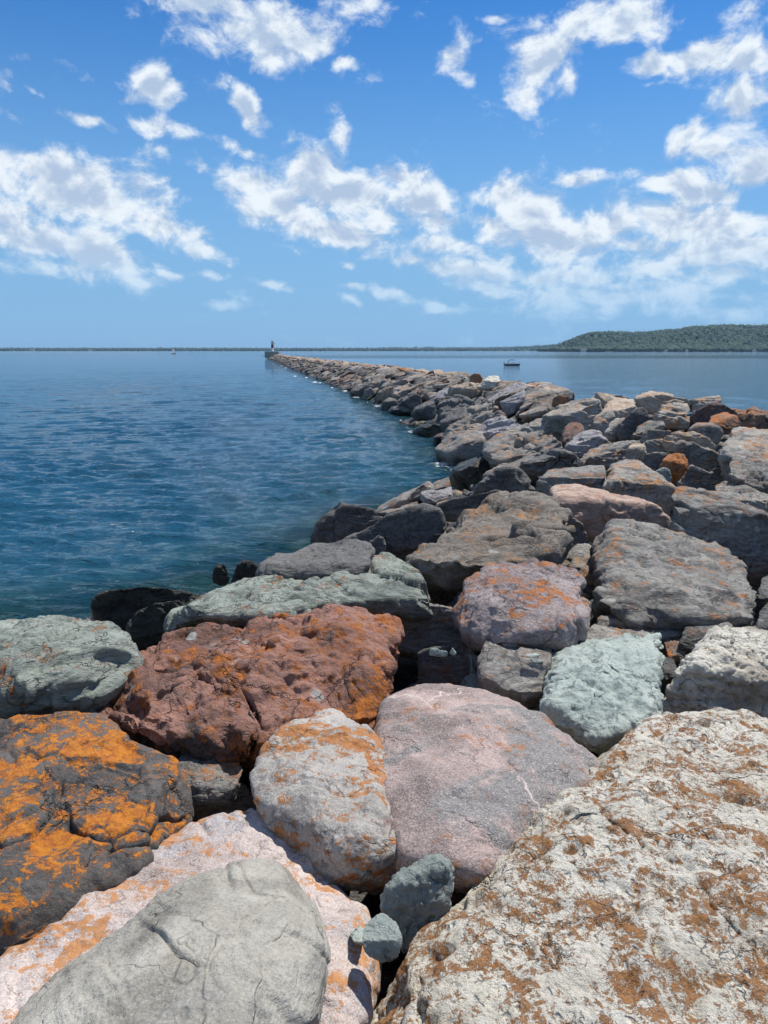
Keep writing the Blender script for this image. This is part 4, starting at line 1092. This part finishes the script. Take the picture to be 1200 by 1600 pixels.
# ------------------------------------------------------------------ small modelled things
def bm_obj(name, bm, mat, parent=None, smooth=False):
    bmesh.ops.recalc_face_normals(bm, faces=bm.faces[:])
    me = bpy.data.meshes.new(name); bm.to_mesh(me); bm.free()
    if smooth:
        for p in me.polygons: p.use_smooth = True
    me.materials.append(mat)
    o = link(bpy.data.objects.new(name, me))
    if parent: o.parent = parent
    return o
def bx(bm, c, s, rz=0):
    r = bmesh.ops.create_cube(bm, size=1, matrix=Matrix.Translation(c) @ Matrix.Rotation(rz, 4, 'Z') @ Matrix.Diagonal((*s, 1)))
    return r['verts']
def cyl(bm, c, r1, r2, h, seg=24):
    bmesh.ops.create_cone(bm, cap_ends=True, segments=seg, radius1=r1, radius2=r2, depth=h, matrix=Matrix.Translation((c[0], c[1], c[2] + h / 2)))
def tube(bm, pts, r, seg=8):
    for a, b in zip(pts[:-1], pts[1:]):
        a, b = Vector(a), Vector(b); d = b - a
        m = Matrix.Translation((a + b) / 2) @ d.to_track_quat('Z', 'Y').to_matrix().to_4x4()
        bmesh.ops.create_cone(bm, cap_ends=True, segments=seg, radius1=r, radius2=r, depth=d.length + r, matrix=m)
def empty(name, loc, rz=0):
    o = link(bpy.data.objects.new(name, None)); o.location = loc; o.rotation_euler = (0, 0, rz); return o
white = simple_mat('white_paint', (.72, .72, .70), .5); dkred = simple_mat('dark_red_paint', (.16, .015, .018), .5)
conc = simple_mat('weathered_concrete', (.30, .29, .26), .9, vary=.3); steel = simple_mat('grey_steel', (.25, .30, .33), .5, .3)
blk = simple_mat('black_gelcoat', (.010, .010, .012), .25); deckm = simple_mat('white_gelcoat', (.75, .75, .72), .35)
glassm = simple_mat('dark_tinted_screen', (.02, .03, .04), .15); sailm = simple_mat('sailcloth', (.78, .80, .84), .8); _sn = sailm.node_tree; _tr = _sn.nodes.new('ShaderNodeBsdfTranslucent'); _tr.inputs[0].default_value = (.85, .87, .9, 1); _mx = _sn.nodes.new('ShaderNodeMixShader')
_mx.inputs[0].default_value = .8; _sn.links.new(_sn.nodes['Principled BSDF'].outputs[0], _mx.inputs[1]); _sn.links.new(_tr.outputs[0], _mx.inputs[2]); _sn.links.new(_mx.outputs[0], _sn.nodes['Material Output'].inputs['Surface'])
lampm = simple_mat('lantern_glass', (.05, .12, .1), .2)
# the light at the end
TY = 412.0; TX = (429.5 - 600) / F * TY
L0 = empty('pier_light', (TX, TY, 3.85))
tag(L0, 'white light tower with a dark red band on a concrete block', 'light tower')
bm = bmesh.new(); cyl(bm, (0, 0, 0), .95, .80, .5); cyl(bm, (0, 0, .5), .68, .62, 1.35); bm_obj('tower_base', bm, white, L0, True)
bm = bmesh.new(); cyl(bm, (0, 0, 1.85), .66, .66, 1.75); bm_obj('red_band', bm, dkred, L0)
bm = bmesh.new(); cyl(bm, (0, 0, 3.60), .62, .60, .75); bm_obj('upper_tower', bm, white, L0)
bm = bmesh.new(); cyl(bm, (0, 0, 4.35), .85, .85, .12)
for k in range(8):
    a = k / 8 * 6.283
    tube(bm, [(.8 * math.cos(a), .8 * math.sin(a), 4.45), (.8 * math.cos(a), .8 * math.sin(a), 5.1)], .03, 6)
    a2 = a + .785; tube(bm, [(.8 * math.cos(a), .8 * math.sin(a), 5.1), (.8 * math.cos(a2), .8 * math.sin(a2), 5.1)], .03, 6)
bm_obj('gallery', bm, steel, L0)
bm = bmesh.new(); cyl(bm, (0, 0, 4.47), .33, .33, .85, 16); bm_obj('lantern', bm, lampm, L0)
bm = bmesh.new(); cyl(bm, (0, 0, 5.32), .40, .05, .35, 16); bm_obj('lantern_roof', bm, steel, L0)
bm = bmesh.new(); tube(bm, [(.15, 0, 5.6), (.15, 0, 6.9)], .04, 6); tube(bm, [(-.35, 0, 5.0), (-.35, 0, 6.5)], .035, 6); bm_obj('mast', bm, steel, L0)
bm = bmesh.new(); bx(bm, (.98, -.1, 4.0), (.34, .34, .62)); tube(bm, [(.6, 0, 3.8), (1.0, 0, 3.8)], .06, 6); bm_obj('fog_signal', bm, blk, L0)
bm = bmesh.new(); vs = bx(bm, (0, 0, 0), (7.3, 7.0, 3.3)); bmesh.ops.bevel(bm, geom=bm.edges[:], offset=.12, segments=2, affect='EDGES')
B0 = bm_obj('concrete_block', bm, conc); B0.location = (TX, TY, 2.2)
tag(B0, 'square weathered concrete block carrying the light tower', 'block')
# motor boat
BY = EYE * F / 22.8; BX = (797 - 600) / F * BY
b0 = empty('motor_boat', (BX, BY, 0), math.radians(-12))
tag(b0, 'black-hulled motor boat with white deck and arch on the calm water', 'boat')
def hull(bm, L, Bm, H, keel=-.25):
    secs = []
    for k in range(13):
        u = k / 12; x = -L / 2 + L * u
        w = Bm / 2 * (1 - max(0, (u - .45) / .55) ** 2.2) * (.9 + .1 * min(1, u * 5))
        zt = H * (1 + .22 * u * u); kz = keel * (1 - max(0, (u - .7) / .3) ** 2 * 1.6)
        w = max(w, .02)
        secs.append([bm.verts.new((x, -w, zt)), bm.verts.new((x, -w * .86, (zt + kz) * .35)), bm.verts.new((x, 0, kz)), bm.verts.new((x, w * .86, (zt + kz) * .35)), bm.verts.new((x, w, zt))])
    for a, b in zip(secs[:-1], secs[1:]):
        for j in range(4): bm.faces.new((a[j], b[j], b[j + 1], a[j + 1]))
    bm.faces.new(secs[0]); bm.faces.new(secs[-1][::-1])
    return secs
bm = bmesh.new(); s = hull(bm, 4.5, 1.9, .44)
for a, c in zip(s[:-1], s[1:]): bm.faces.new((a[0], a[4], c[4], c[0]))
bm_obj('hull', bm, blk, b0)
bm = bmesh.new()
v = [(-.4, -.86, .53), (1.2, -.80, .62), (2.15, -.25, .66), (2.15, .25, .66), (1.2, .80, .62), (-.4, .86, .53)]
lo = [bm.verts.new(q) for q in v]; hi = [bm.verts.new((q[0] * .97 + .0, q[1] * .9, q[2] + .30)) for q in v]
bm.faces.new(hi); bm.faces.new(lo[::-1])
for j in range(6): bm.faces.new((lo[j], lo[(j + 1) % 6], hi[(j + 1) % 6], hi[j]))
bm_obj('foredeck', bm, deckm, b0)
bm = bmesh.new(); bx(bm, (-1.35, -.84, .60), (1.8, .12, .14)); bx(bm, (-1.35, .84, .60), (1.8, .12, .14)); bx(bm, (-2.15, 0, .60), (.16, 1.6, .14)); bm_obj('gunwale', bm, deckm, b0)
bm = bmesh.new()
q = [(.25, -.75, .72), (.25, .75, .72), (.75, .55, .72), (.75, -.55, .72), (.0, -.68, 1.08), (.0, .68, 1.08)]
q = [bm.verts.new(x) for x in q]; bm.faces.new((q[0], q[3], q[4])); bm.faces.new((q[3], q[2], q[5], q[4])); bm.faces.new((q[2], q[1], q[5])); bm.faces.new((q[0], q[4], q[5], q[1]))
bm_obj('windscreen', bm, glassm, b0)
bm = bmesh.new()
for sgn in (-1, 1):
    tube(bm, [(-1.35, sgn * .82, .62), (-1.15, sgn * .78, 1.35), (-.75, sgn * .72, 1.68), (.25, sgn * .70, 1.68), (.45, sgn * .72, 1.45)], .07)
tube(bm, [(-.75, -.72, 1.68), (-.75, .72, 1.68)], .045); tube(bm, [(.25, -.7, 1.68), (.25, .7, 1.68)], .045)
bm_obj('arch', bm, blk, b0)
bm = bmesh.new(); bx(bm, (-.9, .35, .72), (.5, .5, .35)); bx(bm, (-.9, -.35, .72), (.5, .5, .35)); bx(bm, (-1.12, .35, 1.0), (.1, .5, .4)); bx(bm, (-1.12, -.35, 1.0), (.1, .5, .4)); bm_obj('seat', bm, deckm, b0)
bm = bmesh.new(); bx(bm, (-2.40, 0, .62), (.34, .34, .5)); bx(bm, (-2.42, 0, .1), (.14, .12, .8)); bm_obj('outboard_motor', bm, blk, b0)
# sailing boat
SY = EYE * F / 5.3; SX = (278 - 600) / F * SY
s0 = empty('sailing_boat', (SX, SY, 0), math.radians(8))
tag(s0, 'small white-sailed yacht with a dark hull near the far shore', 'boat')
bm = bmesh.new(); s = hull(bm, 5.2, 1.7, .7)
for a, c in zip(s[:-1], s[1:]): bm.faces.new((a[0], a[4], c[4], c[0]))
bm_obj('hull', bm, simple_mat('navy_hull', (.01, .02, .05), .3), s0)
def sail(bm, tri, bulge):
    a, b_, c = [Vector(x) for x in tri]; n = 8; g = []
    for i in range(n + 1):
        row = []
        for j in range(n + 1 - i):
            u, w = i / n, j / n; p = a * (1 - u - w) + b_ * u + c * w
            p = p + Vector((0, bulge * 6 * u * w * (1 - u - w) * 3 + bulge * (1 - u - w) * (u + w), 0)); row.append(bm.verts.new(p))
        g.append(row)
    for i in range(n):
        for j in range(n - i):
            bm.faces.new((g[i][j], g[i + 1][j], g[i][j + 1]))
            if j < n - i - 1: bm.faces.new((g[i + 1][j], g[i + 1][j + 1], g[i][j + 1]))
    bmesh.ops.solidify(bm, geom=bm.faces[:], thickness=.02)
bm = bmesh.new(); sail(bm, [(.25, 0, 1.3), (-2.2, 0, 1.35), (.25, 0, 7.6)], .35); bm_obj('mainsail', bm, sailm, s0, True)
bm = bmesh.new(); sail(bm, [(2.5, 0, .95), (.2, 0, 1.2), (.35, 0, 6.4)], .3); bm_obj('jib', bm, sailm, s0, True)
bm = bmesh.new(); tube(bm, [(.3, 0, .6), (.3, 0, 7.9)], .07); bm_obj('mast', bm, steel, s0)
bm = bmesh.new(); tube(bm, [(.3, 0, 1.25), (-2.3, 0, 1.3)], .06); bm_obj('boom', bm, steel, s0)
# a few pale houses on the far shore
wallm = simple_mat('pale_siding', (.62, .60, .56), .8); roofm = simple_mat('grey_shingles', (.13, .12, .12), .9); winm = simple_mat('dark_window', (.03, .04, .05), .2)
def house(px, Yd, w, h, label):
    x = (px - 600) / F * Yd
    e = empty('lakeside_house', (x, Yd, .3)); tag(e, label, 'house', 'houses along the far shore')
    bm = bmesh.new(); bx(bm, (0, 0, h / 2), (w, w * .6, h)); bm_obj('wall', bm, wallm, e)
    bm = bmesh.new(); r = [bm.verts.new(q) for q in [(-w * .55, -w * .36, h), (w * .55, -w * .36, h), (w * .55, w * .36, h), (-w * .55, w * .36, h), (-w * .55, 0, h * 1.55), (w * .55, 0, h * 1.55)]]
    for q in ((0, 1, 5, 4), (2, 3, 4, 5), (0, 4, 3), (1, 2, 5), (0, 3, 2, 1)): bm.faces.new([r[k] for k in q])
    bm_obj('roof', bm, roofm, e)
    for k in (-.3, 0, .3):
        bm = bmesh.new(); bx(bm, (k * w, -w * .3 - .03, h * .55), (w * .12, .1, h * .35)); bm_obj('window', bm, winm, e)
house(905, 2390, 15, 6, 'widest pale house at the foot of the wooded hill')
house(1031, 2385, 8, 4.5, 'pale house on the shore below the left part of the wooded hill')
house(1063, 2385, 7, 4, 'pale house on the shore below the middle of the wooded hill')
house(1166, 2386, 9, 4.5, 'pale house on the shore below the right part of the wooded hill')
house(62, 5180, 26, 8, 'pale building on the far shore at the left end')
house(150, 5180, 20, 7, 'pale building on the far shore left of the sailing boat')
# ------------------------------------------------------------------ sky, sun, air
SUN_EL, SUN_AZ = math.radians(64), math.radians(48)      # azimuth clockwise from +Y
w = bpy.data.worlds.new('World'); scene.world = w; w.use_nodes = True
t = NT(w.node_tree); bg = w.node_tree.nodes['Background']
sky = t.new('ShaderNodeTexSky', sky_type='NISHITA'); sky.sun_disc = False
sky.sun_elevation = SUN_EL; sky.sun_rotation = SUN_AZ
sky.air_density = 1.0; sky.dust_density = .0; sky.ozone_density = 4.0; sky.altitude = 0
tc = t.new('ShaderNodeTexCoord').outputs['Generated']
def az_el(px, py):
    r = ray(px, py); r = r / np.linalg.norm(r)
    return math.atan2(r[0], r[1]), math.asin(r[2])
CL = [  # px, py, rx, ry, rot(deg, clockwise in the photo), weight
 (330,5,190,34,8,1),(385,50,115,42,12,1),(470,62,45,30,0,1),(250,-5,110,20,5,.8),(420,85,50,20,10,.8),(560,12,60,22,0,.7),(605,35,35,30,20,.6),(533,101,26,14,0,.8),
 (240,135,38,36,40,1),(205,150,24,12,0,.6),(385,165,40,22,45,1.05),(350,135,12,10,0,.7),(518,165,22,24,20,.6),(530,200,18,30,-10,.62),(58,140,24,10,25,.55),(712,88,34,28,-30,.72),(725,115,22,18,0,.6),(770,30,30,10,0,.6),
 (850,85,58,52,-10,1),(900,40,60,40,-20,.8),(820,140,26,30,0,.7),(880,115,30,26,0,.8),(985,20,66,34,10,1),(970,45,40,22,0,.8),(1172,22,36,36,0,.85),
 (1030,98,44,18,-10,1),(1095,90,70,28,-5,1),(1160,100,60,38,0,1),(1020,132,30,6,0,.55),(1150,170,50,52,0,1),(1075,215,44,24,-35,1),(1110,235,55,22,10,.9),(1180,260,40,34,20,.95),
 (150,184,52,13,8,1),(238,198,42,20,10,.85),(290,215,44,20,0,.6),(378,226,44,14,12,.8),(318,260,35,14,10,.55),
 (80,262,120,34,6,1.1),(40,240,50,16,0,1),(120,300,140,42,10,1.15),(225,300,60,40,20,.9),(245,240,40,20,0,.5),(30,330,60,26,0,.8),(60,370,110,36,8,1.15),(150,400,120,26,14,1),(255,350,90,30,18,.95),(320,395,52,16,20,.8),(218,437,26,8,15,.95),(265,425,26,10,20,.95),(240,410,30,12,0,.7),
 (400,282,62,30,12,1),(495,262,55,38,10,1.2),(540,300,110,40,14,1.2),(445,320,80,34,12,1.05),(520,362,110,26,14,1.05),(625,275,55,26,10,1),(665,310,45,32,10,1.05),(590,395,60,16,10,.7),(598,357,26,13,20,.95),(685,345,40,20,0,.8),
 (790,300,52,34,20,1),(765,345,40,20,0,.9),(840,330,70,30,8,1),(900,286,38,18,-5,1),(870,372,120,36,8,1.1),(960,350,70,36,0,.95),(985,385,60,24,0,1),(1045,278,66,20,8,1.05),(1100,300,80,22,14,1),(1035,330,80,32,5,1),(1130,345,110,34,5,1.15),(1150,385,110,28,0,1.1),(1085,390,60,20,0,.9),
 (640,405,60,16,12,.8),(700,385,60,18,10,.8),(700,425,90,22,14,.95),(760,450,90,20,10,.9),(850,440,50,16,5,.9),(905,435,55,20,5,1),(800,405,40,16,0,.65),(975,455,70,14,0,.7),(1010,420,70,20,0,.75),(1140,430,100,18,3,.9),(1060,450,120,16,0,.6),(1150,462,90,12,0,.6),(620,463,46,9,12,.85),(690,478,70,9,10,.75),(765,488,60,7,4,.5),
 (327,434,22,10,10,.6),(425,445,42,9,10,.85),(345,472,32,6,8,.8),(548,472,22,8,22,.85),(548,452,20,6,5,.8),(150,467,12,5,0,.5),(262,464,20,4,0,.35),(543,415,14,6,10,.5),(930,470,230,24,0,.8),(1090,488,140,16,0,.6),(1120,405,110,26,0,.95),(780,430,80,20,8,.9),(880,400,90,22,4,.9),(100,420,110,20,10,.8),(590,340,60,22,10,.9),(660,20,20,8,0,.4)]
s = t.new('ShaderNodeSeparateXYZ'); t.put(s.inputs[0], tc)
az = t.math('ARCTAN2', s.outputs[0], s.outputs[1])
el = t.math('ARCSINE', s.outputs[2])
cmb = t.new('ShaderNodeCombineXYZ'); t.put(cmb.inputs[0], az); t.put(cmb.inputs[1], el); ae = cmb.outputs[0]
wn = t.noise(ae, 13, 3, .55, 0, 'Color')
aw = t.vadd(ae, t.vscale(t.vadd(wn, (-.5, -.5, -.5)), .040))
acc = None
for (cx, cy, rx, ry, rot, wt) in CL:
    if wt <= 0: continue
    a, e = az_el(cx, cy); a2, _ = az_el(cx + 5, cy); _, e2 = az_el(cx, cy - 5)
    kx, ky = (a2 - a) / 5, (e2 - e) / 5
    src = aw if acc is None else t.vadd(aw, t.vscale(acc, 1e-9))
    m = t.mapping(src, loc=(a, e, 0), rot=(0, 0, -math.radians(rot)), sc=(rx * kx * 1.3, ry * ky * 1.32, 1), typ='TEXTURE')
    ln = t.new('ShaderNodeVectorMath', operation='LENGTH'); t.put(ln.inputs[0], m)
    d = t.rng(ln.outputs['Value'], 1.3, .15, 0, wt, False)
    acc = d if acc is None else t.math('SMOOTH_MAX', acc, d, .12)
# elsewhere (never seen from here) a scatter of the same clouds
gen = t.rng(t.noise(t.mapping(tc, sc=(1, 1, 2.2)), 2.4, 3, .5), .50, .64)
outm = t.math('MAXIMUM', t.rng(t.math('ABSOLUTE', az), .56, .72), t.rng(el, .50, .62))
acc = t.math('MAXIMUM', acc, t.math('MULTIPLY', gen, outm))
# fibrous break-up, stretched along the cloud base near the horizon
def dens(vec, off=0.0):
    n1 = t.noise(t.mapping(vec, rot=(0, 0, -.2), sc=(1, 1.25, 1)), 15, 9, .60, .35)
    return n1
def shiftv(dy, dx=0): return t.vadd(ae, (dx, dy, 0))
na = dens(ae)
nf = t.noise(t.mapping(ae, rot=(0, 0, -.3), sc=(.8, 1.3, 1)), 48, 8, .70, .6)
k = t.math('ADD', acc, t.math('ADD', t.math('MULTIPLY', t.math('SUBTRACT', na, .5), 2.2), t.math('MULTIPLY', t.math('SUBTRACT', nf, .5), .75)))
alpha = t.math('MULTIPLY', t.rng(k, .26, .90), .98)
# lumps: light on the sun side (above, right), grey below
nb2 = dens(shiftv(.014, .005))
rel = t.math('SUBTRACT', na, nb2)
thick = t.rng(k, .75, 1.45)
shade = t.math('ADD', t.math('MULTIPLY', rel, 4.2), t.math('MULTIPLY', thick, -.70))
shade = t.math('ADD', shade, t.math('MULTIPLY', t.math('SUBTRACT', nf, .5), .35))
sh = t.rng(shade, -.58, .36)
ccol = t.mix(sh, (4.1, 5.2, 6.9), (8.0, 8.6, 9.1))
ccol = t.mix(t.rng(el, .15, .02), ccol, (4.2, 6.2, 8.3))
hs = t.new('ShaderNodeHueSaturation'); t.put(hs.inputs['Color'], sky.outputs[0]); hs.inputs['Saturation'].default_value = 1.30; hs.inputs['Value'].default_value = 1.0
skc = t.mix(1.0, hs.outputs[0], (.86, .98, 1.12), 'MULTIPLY')
skc = t.mix(t.rng(el, .42, .0, 0, .92, True), skc, (2.05, 4.2, 7.0))
final = t.mix(alpha, skc, ccol)
t.put(bg.inputs['Color'], final)
bg.inputs['Strength'].default_value = .10
w.cycles.sampling_method = 'MANUAL'; w.cycles.sample_map_resolution = 256

sl = bpy.data.lights.new('sun', 'SUN'); sl.energy = 5.0; sl.angle = math.radians(.55); sl.color = (1.0, .955, .88)
so = link(bpy.data.objects.new('sun', sl))
d = Vector((math.sin(SUN_AZ) * math.cos(SUN_EL), math.cos(SUN_AZ) * math.cos(SUN_EL), math.sin(SUN_EL)))
so.rotation_euler = d.to_track_quat('Z', 'Y').to_euler()
so.location = (0, 0, 50)

HAZE = 5e-5
if HAZE:
    bm = bmesh.new(); bx(bm, (0, 7000, 70), (30000, 14800, 154))
    hm = bpy.data.materials.new('haze'); hm.use_nodes = True
    hn = hm.node_tree; hn.nodes.clear()
    out = hn.nodes.new('ShaderNodeOutputMaterial'); pv = hn.nodes.new('ShaderNodeVolumePrincipled')
    pv.inputs['Color'].default_value = (.45, .74, 1.0, 1); pv.inputs['Density'].default_value = HAZE; pv.inputs['Anisotropy'].default_value = .2
    hn.links.new(pv.outputs[0], out.inputs['Volume'])
    ho = bm_obj('haze', bm, hm); tag(ho, kind='stuff')

scene.view_settings.view_transform = 'Standard'
scene.view_settings.look = 'None'
scene.view_settings.exposure = 0.14
scene.view_settings.gamma = 1.0
scene.render.engine = 'CYCLES'
scene.cycles.max_bounces = 5; scene.cycles.diffuse_bounces = 2; scene.cycles.glossy_bounces = 2
scene.cycles.transparent_max_bounces = 6
scene.cycles.volume_step_rate = 1.0
